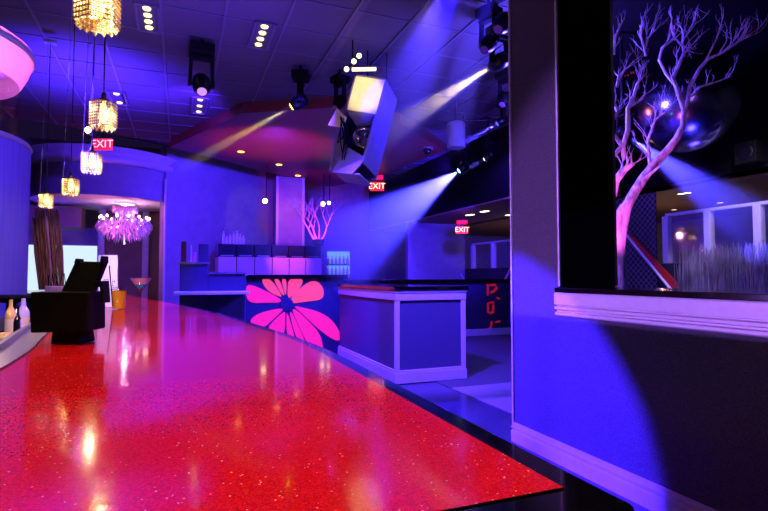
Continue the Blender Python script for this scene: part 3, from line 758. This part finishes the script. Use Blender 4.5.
branch([(675, 40, .05, .012), (671, 27, .05, .009), (672, 17, .05, .004)], 1, 11, .06)
branch([(684, 56, 0, .014), (682, 42, .05, .01), (690, 30, .08, .006)], 2, 12, .12)
branch([(646, 56, .0, .014), (643, 44, 0, .013), (640, 34, 0, .01), (641, 26, 0, .004)], 1, 13, .08)
branch([(645, 50, 0, .011), (648, 38, 0, .009), (655, 30, 0, .004)], 2, 14, .1)
branch([(614, 54, -.05, .014), (615, 38, -.05, .013), (620, 26, -.05, .009), (624, 19, -.05, .004)], 1, 15, .06)
branch([(612, 120, -.1, .03), (618, 112, -.1, .02), (613, 100, -.1, .012)], 1, 16, .08)
branch([(650, 170, .1, .018), (648, 140, .2, .016), (655, 120, .25, .012), (668, 110, .25, .006)], 2, 17, .12)
branch([(640, 182, .1, .03), (648, 176, .05, .02), (660, 166, 0, .008)], 0, 18)
random.seed(9)
light('SPOT', 'tree_magenta', (3.35, 3.05, 1.35), 80, (.95, .12, .9), tp(620, 205), 52, .5)
light('SPOT', 'tree_violet', (3.2, 1.4, 3.4), 42, (.4, .14, 1), tp(680, 90), 50, .5)
# red lantern
rl = P(637, 66, 6.8)
ln = thing('red_chandelier', 'small dim red bead chandelier behind the tree branches', 'chandelier', rl)
g = MB()
for k in range(60):
    an = random.uniform(0, 2*PI); r_ = random.uniform(.03, .16); g.octa(rl+Vector((r_*math.cos(an), r_*math.sin(an), random.uniform(-.09, .06)-(r_*.3))), .014, .02)
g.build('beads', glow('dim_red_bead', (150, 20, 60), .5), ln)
g = MB()
for k in range(8): g.sphere(rl+Vector((.15*math.cos(k*PI/4), .15*math.sin(k*PI/4), .09)), .012, 8, 6)
g.build('bulbs', m_wbulb, ln)
MB().tube([rl, (rl.x, rl.y, CEIL)], .008, 6).build('cord', m_metal, ln)

# ------------------------------------------------------------------ chandelier
ch = Vector((-1.1, 12.05, 0)); ct = 2.83
cz = P(125, 222, 11).z
chn = thing('crystal_chandelier', 'large pink crystal chandelier hanging at the end of the bar', 'chandelier', (ch.x, ch.y, cz))
MB().lathe([(.2, ct-.005), (.2, ct-.03), (.08, ct-.06), (.03, ct-.08)], ch, 32).build('ceiling_plate', m_white, chn)
MB().lathe([(.02, ct-.06), (.03, ct-.3), (.06, ct-.4), (.03, ct-.5), (.05, ct-.9)], ch, 16).build('stem', m_chrome, chn)
g = MB(); gb = MB(); gc = MB()
top = ct-.06
for R_, z, nn, L_ in ((.24, top-.02, 36, .16), (.17, top-.1, 26, .18)):
    for k in range(nn):
        a = 2*PI*k/nn; g.octa(ch+Vector((R_*math.cos(a), R_*math.sin(a), z-L_/2)), .02, L_/2)
def pend(p, r_, h, out):
    # one drop: a long crystal hanging slightly outwards
    tip = p+out*h*.45-Vector((0, 0, h)); w1 = Vector((-out.y, out.x, 0))*r_; w2 = out*r_*.7; mid = p.lerp(tip, .6)
    g.add([p, mid+w1, mid+w2, mid-w1, mid-w2, tip], [(0, 1, 2), (0, 2, 3), (0, 3, 4), (0, 4, 1), (5, 2, 1), (5, 3, 2), (5, 4, 3), (5, 1, 4)])
for i in range(7):
    f = i/6; R_ = .47*math.sqrt(max(0.03, 1-(f*.93)**2)); z = ct-.4-.3*f
    nn = max(8, int(54*R_/.47))
    for k in range(nn):
        a = 2*PI*(k+.5*(i % 2))/nn+random.uniform(-.05, .05); o_ = Vector((math.cos(a), math.sin(a), 0))
        pend(ch+o_*R_*random.uniform(.9, 1.05)+Vector((0, 0, z+random.uniform(-.04, .04))), .032, random.uniform(.1, .18), o_*(1-f*.6))
for i in range(4):
    R_ = .12+.1*i
    for k in range(8+8*i):
        a = 2*PI*k/(8+8*i)+i; o_ = Vector((math.cos(a), math.sin(a), 0)); pend(ch+o_*R_+Vector((0, 0, ct-.27-.03*i+random.uniform(-.04, .04))), .024, .15, o_*.3)
g.build('crystals', m_cryst, chn)
for k in range(14):
    a = 2*PI*k/14; R_ = .47; p = ch+Vector((R_*math.cos(a), R_*math.sin(a), ct-.42))
    gc.tube([ch+Vector((0, 0, ct-.5)), ch+Vector((R_*.6*math.cos(a), R_*.6*math.sin(a), ct-.58)), p], .012, 6)
    gc.tube([p, p+Vector((0, 0, .06))], .016, 8)
    MB().sphere(p+Vector((0, 0, .085)), .02, 8, 6, (1, 1, 1.6)).build('candle_bulb', glow('candle_bulb', (255, 190, 150), 10), chn)
gc.build('arms', m_chrome, chn)
for dz, pw in ((-.2, 100), (-.46, 200)): light('POINT', 'chandelier_glow', ch+Vector((0, 0, ct+dz)), pw, (1, .42, .8), radius=.05)
light('POINT', 'chandelier_front', ch+Vector((-.2, -.9, 2.1)), 26, (1, .18, .75), radius=.1)

# ------------------------------------------------------------------ ceiling fixtures
def ceiling_light(p_near, p_far, nb, label, w=.15):
    a, b = onz(*p_near, CEIL-.02), onz(*p_far, CEIL-.02); c = (a+b)/2; L_ = max((b-a).length, .3)
    t = thing('ceiling_light', label, 'ceiling light', (c.x, c.y, CEIL), 'recessed ceiling lights')
    g = MB(); hw_, hl = w/2+.03, L_/2+.09
    for s_ in (-1, 1):
        g.box(c.x+s_*hw_-.012, c.x+s_*hw_+.012, c.y-hl, c.y+hl, CEIL-.03, CEIL-.005); g.box(c.x-hw_, c.x+hw_, c.y+s_*hl-.012, c.y+s_*hl+.012, CEIL-.03, CEIL-.005)
    g.build('frame', m_grid, t); MB().box(c.x-hw_, c.x+hw_, c.y-hl, c.y+hl, CEIL-.012, CEIL-.002).build('housing', m_tile, t)
    for k in range(nb):
        y = c.y-L_/2+L_*(k+.0)/(max(nb-1, 1)); MB().lathe([(.04, 0), (.036, -.012)], (c.x, y, CEIL-.012), 20).build('lamp', m_clamp, t)
    return c
cl_ = [((147, 9), (149, 28), 4, 'four lamp ceiling light nearest the largest pendant'), ((264, 27), (259, 45), 4, 'four lamp ceiling light between the two moving heads'),
       ((116, 94), (120, 103), 2, 'short ceiling light just right of the second pendant'), ((200, 100), (199, 112), 3, 'ceiling light just below the larger moving head')]
for a, b, nb, lb in cl_:
    c = ceiling_light(a, b, nb, lb); light('SPOT', 'ceiling_lamp', (c.x, c.y, CEIL-.05), 40, WARM, (c.x, c.y, 0), 70, .5)
def downlight(p, z, label, group, m=m_wbulb, r=.06):
    t = thing('downlight', label, 'downlight', (p.x, p.y, z), group)
    MB().lathe([(r*1.35, 0), (r*1.3, -.012), (r, -.014)], (p.x, p.y, z), 24).build('ring', m_metal, t)
    MB().lathe([(r, -.004), (r*.95, -.018)], (p.x, p.y, z), 24).build('lamp', m, t)
m_amb = glow('amber_lamp', (255, 150, 60), 9)
for (x, y), lb in zip(((241, 151), (279, 164), (298, 175)), ('first amber downlight in the maroon ceiling, farthest left', 'middle amber downlight in the maroon ceiling', 'amber downlight in the maroon ceiling above the pillar')):
    p = onz(x, y, 3.78); downlight(p, 3.78, lb, 'amber downlights', m_amb, .07)
    light('SPOT', 'amber_glow', (p.x, p.y, 3.74), 20, (1, .3, .2), (p.x, p.y, 0), 80, .6)
for (x, y), lb in zip(((681, 193), (687.5, 192), (674, 209), (720, 202)), ('left lamp of the bright pair under the brown platform ceiling', 'right lamp of the bright pair under brown platform ceiling', 'downlight in the brown ceiling above the left railing post', 'downlight in the brown ceiling above the second railing pane')):
    p = onz(x, y, 2.63); downlight(p, 2.63, lb, 'platform downlights', m_wbulb if y < 200 else glow('dim_lamp', (255, 220, 190), 1.5), .05)
for (x, y), lb in zip(((468.5, 214.5), (471.5, 214), (483, 211), (486, 210.5), (508.5, 214.5), (512.5, 214)), ('leftmost lamp under the platform ceiling above the red exit sign', 'second lamp under platform ceiling above the red exit sign', 'third lamp under the far platform ceiling', 'fourth lamp under the far platform ceiling', 'fifth lamp under the far platform ceiling, by the pier', 'last lamp under far platform ceiling, at the pier edge')):
    p = onz(x, y, 2.63); downlight(p, 2.63, lb, 'far platform lamps', m_wbulb, .07)
light('SPOT', 'platform_warm', (8.6, 5.2, 2.6), 60, (1, .75, .45), (8.6, 5.6, .6), 130, .5)
light('POINT', 'platform_warm_fill', (8.5, 7.0, 1.6), 14, (1, .6, .45), radius=.1)
light('POINT', 'platform_far_up', (8.4, 11.2, 1.3), 12, (1, .55, .5), radius=.1)  # added point standing in for light bounced up to the brown ceiling
light('SPOT', 'platform_far', (8.6, 11.5, 2.6), 40, (1, .7, .5), (8.6, 11.5, .6), 130, .5)
# small row of four lamps on the rear wall, two spots
rw = ony(387, 210, 15.15)
t = thing('lamp_strip', 'row of four tiny white lamps on the rear wall', 'lamp', rw)
MB().box(rw.x-.2, rw.x+.2, 15.1, 15.2, rw.z-.05, rw.z+.05).build('housing', m_soft, t)
for k in range(4): MB().sphere((rw.x-.15+.1*k, 15.09, rw.z), .032, 10, 8).build('lamp', m_wbulb, t)
def wall_spot(px, py, d, lb, r=.06):
    p = P(px, py, d); t = thing('spot_lamp', lb, 'spot lamp', p, 'small white spots')
    MB().lathe([(r*.6, -.16), (r*1.2, -.12), (r*1.2, 0)], p, 16, -FWD).build('can', m_metal, t)
    MB().lathe([(r, 0), (r*.9, .012)], p, 16, -FWD).build('lens', m_wbulb, t)
    MB().tube([p+FWD*.12, (p.x+FWD.x*.12, p.y+FWD.y*.12, CEIL+.5)], .012, 6).build('stem', m_metal, t)
wall_spot(265, 201, 11.5, 'white spot lamp hanging left of the square pillar')
wall_spot(323, 204, 12.5, 'white spot lamp hanging above the small pink tree, left of two'); wall_spot(329, 203, 12.5, 'white spot lamp hanging above the small pink tree, right of two', .045)
wall_spot(88, 130, 7.6, 'white spot lamp behind the second pendant', .05)

# exit signs
def exit_sign(px, py, d, w, label, red_on_white, glow_above=False, z_hang=CEIL):
    c = P(px, py, d); h = w*.62; t = thing('exit_sign', label, 'exit sign', c, 'red exit signs')
    n_ = -Vector((FWD.x, FWD.y, 0)).normalized()
    MB().obox(c, RGT*w/2, n_*.025, (0, 0, h/2)).build('housing', m_exit if not red_on_white else glow('exit_pink', (255, 40, 110), 1.1), t, .006)
    fc_ = MB().obox(c+n_*.026, RGT*w*.46, n_*.002, (0, 0, h*.42)).build('face', glow('exit_face', (255, 30, 20), 1.3) if not red_on_white else glow('exit_face_pink', (235, 30, 100), 1.0), t)
    text_mesh('letters', 'EXIT', h*.95, glow('exit_letters', (255, 225, 150), 2.2) if not red_on_white else glow('exit_letters_pink', (255, 200, 235), 1.4), fc_, c+n_*.031, RGT, (0, 0, 1))
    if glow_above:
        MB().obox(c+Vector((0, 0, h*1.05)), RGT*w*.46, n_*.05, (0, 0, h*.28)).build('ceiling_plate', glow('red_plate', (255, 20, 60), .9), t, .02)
    MB().tube([c+Vector((0, 0, h*.5)), (c.x, c.y, z_hang)], .012, 6).build('stem', m_metal, t)
exit_sign(103, 144.5, 8.6, .31, 'pink exit sign above the hanging pendants', True)
exit_sign(377, 186.5, 12.5, .34, 'red exit sign hanging below the tilted speaker cabinet', False, True)
exit_sign(462, 230, 11.2, .26, 'red exit sign left of the far glass railing', False, True, 2.9)

# ------------------------------------------------------------------ moving heads and beams
def moving_head(lens, aim, label, glowm, size=.3, pole=CEIL, group='moving head lights'):
    """lens: centre of the lens; aim: unit direction of the beam"""
    aim = Vector(aim).normalized(); c = lens-aim*size*.5
    t = thing('moving_head', label, 'stage light', c, group); s_ = size
    side = aim.cross(Vector((0, 0, 1))).normalized(); ht = c+Vector((0, 0, s_*.95))
    hd_ = MB().lathe([(s_*.18, -s_*.35), (s_*.3, -s_*.25), (s_*.33, 0), (s_*.3, s_*.3), (s_*.22, s_*.42), (s_*.2, s_*.48)], c, 20, aim).build('head', m_metal, t)
    MB().lathe([(s_*.17, s_*.482), (s_*.12, s_*.5)], c, 20, aim).build('lens', glowm, hd_)
    g = MB()
    for k in (-1, 1): g.bar(c+side*k*s_*.4+Vector((0, 0, -s_*.1)), ht+side*k*s_*.36, s_*.22, s_*.12, side)
    g.bar(ht-side*s_*.42, ht+side*s_*.42, s_*.3, s_*.14); g.build('yoke', m_soft, t, .006)
    MB().obox(ht+Vector((0, 0, s_*.28)), side*s_*.42, aim.cross(side).cross(side).normalized()*s_*.01+Vector((-side.y, side.x, 0))*s_*.4, (0, 0, s_*.18)).build('base', m_soft, t, .01)
    g = MB().tube([ht+Vector((0, 0, s_*.4)), (ht.x, ht.y, pole)], .02, 8); g.build('pole', m_metal, t)
    return t
def haze(name, dens, off, d, L_, tn, r0):
    """thin smoke, densest on the axis of the beam and thinning out towards its sides and far end"""
    m = bpy.data.materials.new(name); m.use_nodes = True; nt = m.node_tree; nt.nodes.clear(); lk = nt.links.new
    o = nt.nodes.new('ShaderNodeOutputMaterial'); v = nt.nodes.new('ShaderNodeVolumeScatter'); tc = nt.nodes.new('ShaderNodeTexCoord')
    def vm(op, a, b):
        n = nt.nodes.new('ShaderNodeVectorMath'); n.operation = op
        for k, x in enumerate((a, b)):
            if x is None: continue
            if isinstance(x, (tuple, Vector)): n.inputs[k].default_value = tuple(x)
            else: lk(x, n.inputs[k])
        return n.outputs['Value'] if op in ('DOT_PRODUCT', 'LENGTH') else n.outputs['Vector']
    def ma(op, a, b=0, clamp=False):
        n = nt.nodes.new('ShaderNodeMath'); n.operation = op; n.use_clamp = clamp
        for k, x in enumerate((a, b)):
            if isinstance(x, (int, float)): n.inputs[k].default_value = x
            else: lk(x, n.inputs[k])
        return n.outputs[0]
    p = vm('SUBTRACT', tc.outputs['Object'], off); t = vm('DOT_PRODUCT', p, d); l2 = vm('DOT_PRODUCT', p, p)
    perp = ma('SUBTRACT', l2, ma('MULTIPLY', t, t)); R = ma('ADD', ma('MULTIPLY', t, tn*1.1), r0)
    rad = ma('SUBTRACT', 1.0, ma('DIVIDE', perp, ma('MULTIPLY', R, R)), True)
    rad = ma('MULTIPLY', rad, 1.6, True)
    end = ma('MULTIPLY', ma('SUBTRACT', L_, t), 1/(L_*.65), True)
    lk(ma('MULTIPLY', ma('MULTIPLY', rad, end), dens), v.inputs['Density'])
    v.inputs['Color'].default_value = (.95, .95, .95, 1)
    lk(v.outputs[0], o.inputs['Volume']); return m
def beam(apex, end, half, col, power, dens, label, rays=0, spread=.6, blend=.5, r0=.03):
    apex, end = Vector(apex), Vector(end); d = end-apex; L_ = d.length; d.normalize(); tn = math.tan(math.radians(half))
    o = MB().lathe([(r0, .01), (r0+tn*L_*1.1, L_)], apex, 28, d).build('light_shaft', m_black)
    o.data.materials[0] = haze('stage_haze', dens, apex-o.location, d, L_, tn, r0); tag(o, label, 'light beam', 'haze light beams')
    if rays:
        u = d.cross(Vector((0, 0, 1))).normalized(); w = u.cross(d)
        for k in range(rays):
            f = (k+.5)/rays*2-1; off = (u*math.cos(.9)+w*math.sin(.9))
            # rays fan across the beam in the plane facing the room
            cr = d.cross(FWD).normalized()
            aim = apex+d+cr*tn*f*.85+u*random.uniform(-.04, .04)
            light('SPOT', 'beam_ray', apex+d*.02, power/rays*random.uniform(.7, 1.4), col, aim, half*2/rays*.8, .6, .01)
        light('SPOT', 'beam_wash', apex+d*.02, power*.6, col, apex+d, half*2, blend, .01)
    else:
        light('SPOT', 'beam_lamp', apex+d*.02, power, col, apex+d, half*2, blend, .015)
YEL = (1, .72, .04)
g_y = glow('yellow_lens', (255, 225, 60), 12); g_b = glow('blue_lens', (120, 160, 255), 14); g_off = mat('lens_dark', (160, 110, 200), .1, .4); g_v = glow('violet_lens', (200, 140, 255), 1.2)
# A
l, e = P(291, 107, 6.5), P(172, 173, 6.4); beam(l, e, 3.6, YEL, 1000, .6, 'yellow light beam slanting left from the ceiling moving head')
moving_head(l, e-l, 'moving head light on the ceiling throwing the left yellow beam', g_y, .27)
# B
l, e = P(491, 67, 5.4), P(372, 142, 7.6); beam(l, e, 6, YEL, 900, .8, 'yellow light beam beside the tilted speaker cabinet')
moving_head(l, e-l, 'moving head light near the pier throwing the right yellow beam', g_y, .26)
# C fan
l, e = P(458.5, 171, 8.5), P(318, 268, 8.3); beam(l, e, 19, (.035, .03, 1), 14000, .45, 'wide blue fan of light over the booth', 6)
moving_head(l, e-l, 'moving head light throwing the wide blue fan over the booth', g_b, .24)
# D, J small
l, e = P(484, 159.5, 8.6), P(462, 172, 8.6); beam(l, e, 6, (.1, .08, 1), 400, .5, 'short faint blue light beam above the blue fan')
moving_head(l, e-l, 'small moving head light right of the blue fan', glow('violet_lens2', (190, 170, 255), 4), .18)
l, e = P(497, 124, 7.4), P(452, 150, 7.4); beam(l, e, 6, (.05, .03, 1), 1600, .5, 'blue light beam below the right yellow beam')
moving_head(l, e-l, 'moving head light below the one with right yellow beam', glow('blue_lens2', (60, 60, 255), 4), .2)
# E broad hazy
l, e = onz(476, -60, 3.85), P(372, 160, 6.9); beam(l, e, 11, (.012, .004, 1), 2300, .3, 'broad hazy blue beam falling beside the tilted speaker cabinet', 2)
l, e = onz(505, -50, 3.85), P(440, 150, 7.2); beam(l, e, 6, (.012, .004, 1), 520, .26, 'narrow hazy blue beam falling past the pier')
# H, G red
l, e = onz(377, -14, 3.9), P(316, 82, 5.6); beam(l, e, 1.2, (1, .12, .2), 200, .9, 'thin red light beam left of the tilted speaker cabinet')
# F right room
l, e = P(630, 138, 5.6), P(770, 236, 5.9); beam(l, e, 10.5, (.05, .04, 1), 3500, .4, 'blue light beam crossing behind the bare tree')
moving_head(P(630, 138, 5.6), e-l, 'moving head light behind the bare tree trunk', g_b, .2)
# left dark head with violet lens
l = P(202, 92, 5.7); d_ = (P(205, 130, 5.3)-l); moving_head(l, d_, 'dark moving head light with violet lens near the ceiling', g_v, .31)
# right dark cluster
for (px, py, d, s_, lb) in ((484, 50, 4.9, .24, 'unlit moving head light just above the right yellow beam'), (498, 30, 4.5, .24, 'unlit moving head light topmost against the pier'), (502, 105, 6.4, .24, 'unlit moving head light against the pier below the yellow lens'),
                         (335, 108, 6.6, .24, 'unlit moving head light half hidden by the tilted speaker cabinet')):
    l = P(px, py, d); moving_head(l, Vector((-.6, -.2, -.75)), lb, g_off, s_)
# truss pipe and blue drum lamp
a, b = P(440, 121, 7.8), P(500, 120, 7.8)
tag(MB().tube([a, b], .022, 8).build('truss_pipe', m_metal), 'dark horizontal pipe above the blue drum lamp', 'pipe')
q = P(456, 135, 7.8)
dl = thing('drum_lamp', 'blue lit drum shaped lamp under the dark pipe', 'lamp', q)
MB().lathe([(.13, -.2), (.14, -.19), (.14, .17), (.12, .19)], q, 28).build('drum', m_plaster, dl)
MB().tube([q+Vector((0, 0, .18)), (q.x, q.y, CEIL)], .012, 6).build('rod', m_metal, dl)
q = onz(427, 148, 3.78)
cmr = thing('dome_camera', 'dark dome camera on the blue lit dropped ceiling', 'camera', q)
MB().lathe([(.12, 0), (.12, -.03)], q, 24).build('base', m_plaster, cmr); MB().sphere(q+Vector((0, 0, -.03)), .095, 20, 12).build('dome', m_black, cmr)

# hanging tilted cabinet
hd = 5.9
A0, A1 = P(356, 76, hd), P(385, 80, hd-.05); Bv = P(330, 171, hd-.1)-P(356, 76, hd); Cv = P(397, 101, hd+.42)-A1
cab = thing('hanging_speaker', 'tilted angular loudspeaker cabinet with cream face hanging from ceiling', 'speaker', A0)
u = (A1-A0); 
th = .02
m_cabside = noisy(mat('dusty_blue_panel', (104, 98, 128), .4), 12, .08)
def face(p, a, b, m, name, bev=.004, t_=th):
    nn = a.cross(b).normalized()*t_; MB().prism([p, p+a, p+a+b, p+b], nn).build(name, m, cab, bev)
m_cream = noisy(mat('cream_panel', (240, 225, 175), .5), 15, .04)
face(A0, u, Bv*.36, m_cream, 'cream_front_panel')
face(A1, Cv, Bv*.86, m_cabside, 'right_side_panel')
face(A0+Cv, u, Bv*.9, m_cabside, 'back_panel')
face(A0, Cv, Bv*.95, m_cabside, 'left_side_panel')
face(A0, u, Cv, m_cabside, 'top_panel')
face(A0+Bv*.98+Cv*.1, u*.95, Cv*.8, m_cabside, 'bottom_panel')
hc = A0+u*.62+Bv*.58+Cv*.35; ax = (u.cross(Bv)).normalized()
if ax.dot(FWD) > 0: ax = -ax
MB().lathe([(.05, -.12), (.08, -.05), (.11, .06), (.12, .09), (.1, .07), (.04, -.05)], hc, 28, ax).build('horn', m_chrome, cab)
MB().lathe([(.06, -.1), (.12, 0), (.13, .03), (.1, .0)], hc+Bv*.2-u*.15, 28, ax).build('woofer_cone', m_metal, cab)
q = A0+Bv*.36
MB().prism([q-u*.05, q+u*.95, q+u*.85+Bv*.08, q+u*.4+Bv*.12-ax*.05], -ax*.1).build('inner_baffle', m_cabside, cab)
f_ = [P(337, 108, hd), P(346, 117, hd-.12), P(342, 127, hd-.1), P(328, 125, hd)]
MB().prism(f_, Vector((.02, .03, 0))).build('left_flap', m_cream, cab)
f_ = [P(336, 128, hd-.05), P(347, 146, hd-.15), P(337, 168, hd-.1), P(329, 171, hd-.05)]
MB().prism(f_, Vector((.02, .04, 0))).build('lower_flap', m_cabside, cab)
f_ = [P(346, 146, hd-.14), P(366, 158, hd-.1), P(352, 174, hd-.12), P(332, 172, hd-.1)]
MB().prism(f_, Vector((.02, .04, 0))).build('bottom_flap', m_cabside, cab)
g = MB(); random.seed(2)
for k in range(7):
    p = P(342+random.uniform(-5, 5), 120+random.uniform(-5, 5), hd-.1); q = P(343+random.uniform(-6, 4), 150+random.uniform(-8, 10), hd-.18)
    g.tube([p, (p+q)/2+Vector((random.uniform(-.06, .06), -.05, random.uniform(-.04, .04))), q], .007, 6)
g.build('cables', m_soft, cab)
g = MB()
for p in (A0+u*.2+Cv*.4, A0+u*.8+Cv*.6): g.tube([p, (p.x, p.y, CEIL)], .008, 6)
g.build('hanging_wires', m_metal, cab)
# lamp bar above the cabinet
q0, q1 = P(345, 72, hd-.1), P(360, 56, hd-.1)
lb_ = thing('lamp_bar', 'short bar of three warm lamps above the tilted speaker cabinet', 'lamp', (q0+q1)/2)
MB().tube([q0, q1], .018, 8).build('bar', m_metal, lb_)
for f in (.12, .6, .95):
    p = q0.lerp(q1, f); MB().sphere(p-FWD*.03, .028, 12, 8).build('lamp', m_wbulb, lb_)
MB().tube([q0.lerp(q1, .5), (q0.lerp(q1, .5).x, q0.lerp(q1, .5).y, CEIL)], .01, 6).build('stem', m_metal, lb_)
MB().tube([P(352, 69.5, hd-.08), P(376, 69, hd-.05)], .02, 10).build('tube_lamp', glow('tube_warm', (255, 225, 160), 3), lb_)
light('SPOT', 'cabinet_warm', P(350, 60, hd-1.4)+Vector((0, 0, .2)), 95, (1, .82, .45), A0+u*.45+Bv*.17, 22, .5)

# ------------------------------------------------------------------ room lights and added unseen fills
light('SPOT', 'blue_wall_patch', (-2.2, 4.9, 3.4), 17000, BLUE, (2.411, 3.38, .08), 25, .08, .07)
light('SPOT', 'bar_red_wash', (.0, .9, 3.85), 360, (1, .66, .36), (0.0, .9, 1), 55, .8, .1)  # added warm overhead spots to brighten the red counter, fixtures unseen
light('SPOT', 'bar_red_wash2', (-.1, 2.4, 3.85), 170, (1, .5, .5), (-.1, 2.5, 1), 55, .8, .1)
light('SPOT', 'bar_pink_wash', (-.6, 5.0, 3.85), 180, (1, .35, .6), (-.5, 5.0, 1), 60, .8, .1)
light('SPOT', 'menu_fill', (-.2, 1.9, 2.5), 270, (1, .75, .75), (-.3, 3.66, 1.17), 17, .6, .05)  # added spot to brighten the menu and drinks, no fixture stands there
light('SPOT', 'twig_fill', (-.9, 4.6, 3.5), 150, (1, .6, .85), (-1.6, 7.9, 1.6), 16, .6, .05)  # added spot that lifts the twigs, without a visible source
light('POINT', 'well_fill', (-.72, 2.25, 1.36), 11, (1, .75, .4), radius=.05)  # added warm point to brighten the bottles, no lamp body
light('SPOT', 'back_blue1', (1.5, 8.6, 3.7), 1700, BLUE, (2.0, 13.4, 2.0), 110, .6, .3)
light('SPOT', 'back_blue2', (5.5, 9.5, 3.7), 3500, BLUE, (5.2, 15, 2.0), 100, .6, .4)
light('SPOT', 'left_blue', (.4, 7.2, 3.7), 700, (.08, .015, 1), (-1.2, 12, 3.0), 80, .6, .1)
light('SPOT', 'left_far', (-2.5, 10.8, 2.0), 260, (.09, .02, 1), (-2.6, 14.5, 2.1), 90, .6, .1)
light('SPOT', 'flower_blue', (1.2, 5.5, 3.7), 3200, BLUE, (1.9, 8, .7), 66, .5, .1)
light('SPOT', 'booth_blue', (.8, 3.6, 3.8), 4200, (.07, .02, 1), (2.7, 6.0, .5), 40, .5, .1)
light('SPOT', 'booth_lilac', (2.0, 3.9, 3.8), 70, (.7, .4, 1), (2.4, 6.2, .6), 50, .5, .1)
light('SPOT', 'ceiling_blue', (-1.2, 7.4, 2.5), 1500, (.07, .02, 1), (-1.2, 7.7, 3.95), 105, .9, .1)
light('SPOT', 'ceiling_blue_near', (.2, 4.6, 2.3), 260, (.12, .04, 1), (.0, 5.0, 3.95), 110, .9, .1)
light('SPOT', 'ceiling_violet', (.8, 4.5, 1.2), 70, (.6, .35, .7), (1.0, 5.2, 3.95), 130, .8, .2)
light('SPOT', 'maroon_up', (1.6, 9.4, 1.6), 210, (1, .12, .12), (1.6, 9.8, 3.8), 70, .6, .1)
light('SPOT', 'maroon_blue', (5.0, 7.8, 2.2), 420, (.08, .03, 1), (4.5, 9.1, 3.78), 60, .7, .1)
light('SPOT', 'pillar_pink', (2.0, 10.6, 1.9), 110, (1, .08, .3), (2.6, 12.9, 2.7), 40, .6, .1)
light('SPOT', 'cabinet_pink', (2.2, 10.4, 2.6), 160, (1, .1, .4), (2.3, 12, 1.5), 40, .6, .1)
light('POINT', 'violet_fill', (-.6, -1.2, 2.9), 6, (.45, .22, 1), radius=.5)
light('SPOT', 'moulding_fill', (-1.0, 3.0, 1.118), 620, (.42, .16, 1), (2.41, 2.4, 1.3), 50, .4, .012)  # added unseen spot, kept low so the counter shades the lower wall
light('POINT', 'floor_violet', (3.6, 4.4, 3.2), 420, (.1, .06, 1), radius=.15)
light('SPOT', 'stair_wall_blue', (4.9, 8.0, 2.5), 800, BLUE, (6.0, 11.8, 1.2), 70, .6, .1)
light('SPOT', 'half_wall_blue', (5.0, 7.0, 3.6), 500, (.08, .02, 1), (5.6, 9.4, .8), 70, .6, .1)
light('SPOT', 'railing_white', (5.3, 3.2, 3.7), 420, (.6, .5, 1), (7.0, 4.6, 1.7), 50, .7, .1)  # added spot to lift the pale railing posts, source unseen
light('SPOT', 'railing_far', (5.3, 9.0, 3.7), 160, (.4, .3, 1), (7.0, 10.2, 1.7), 50, .7, .1)
light('SPOT', 'ball_blue', (5.2, 3.4, .9), 260, (.03, .02, 1), mbp, 40, .5, .3)  # added unseen blue spots that put highlights on the mirror ball
light('SPOT', 'ball_blue', (6.6, 4.6, 1.6), 50, (.06, .03, 1), mbp, 50, .5, .2)
light('SPOT', 'ball_red', (4.6, 5.2, 3.2), 10, (1, .15, .1), mbp, 50, .5, .1)
W = bpy.data.worlds.new('world'); S.world = W; W.use_nodes = True
W.node_tree.nodes['Background'].inputs[0].default_value = (.12, .06, .4, 1); W.node_tree.nodes['Background'].inputs[1].default_value = .06
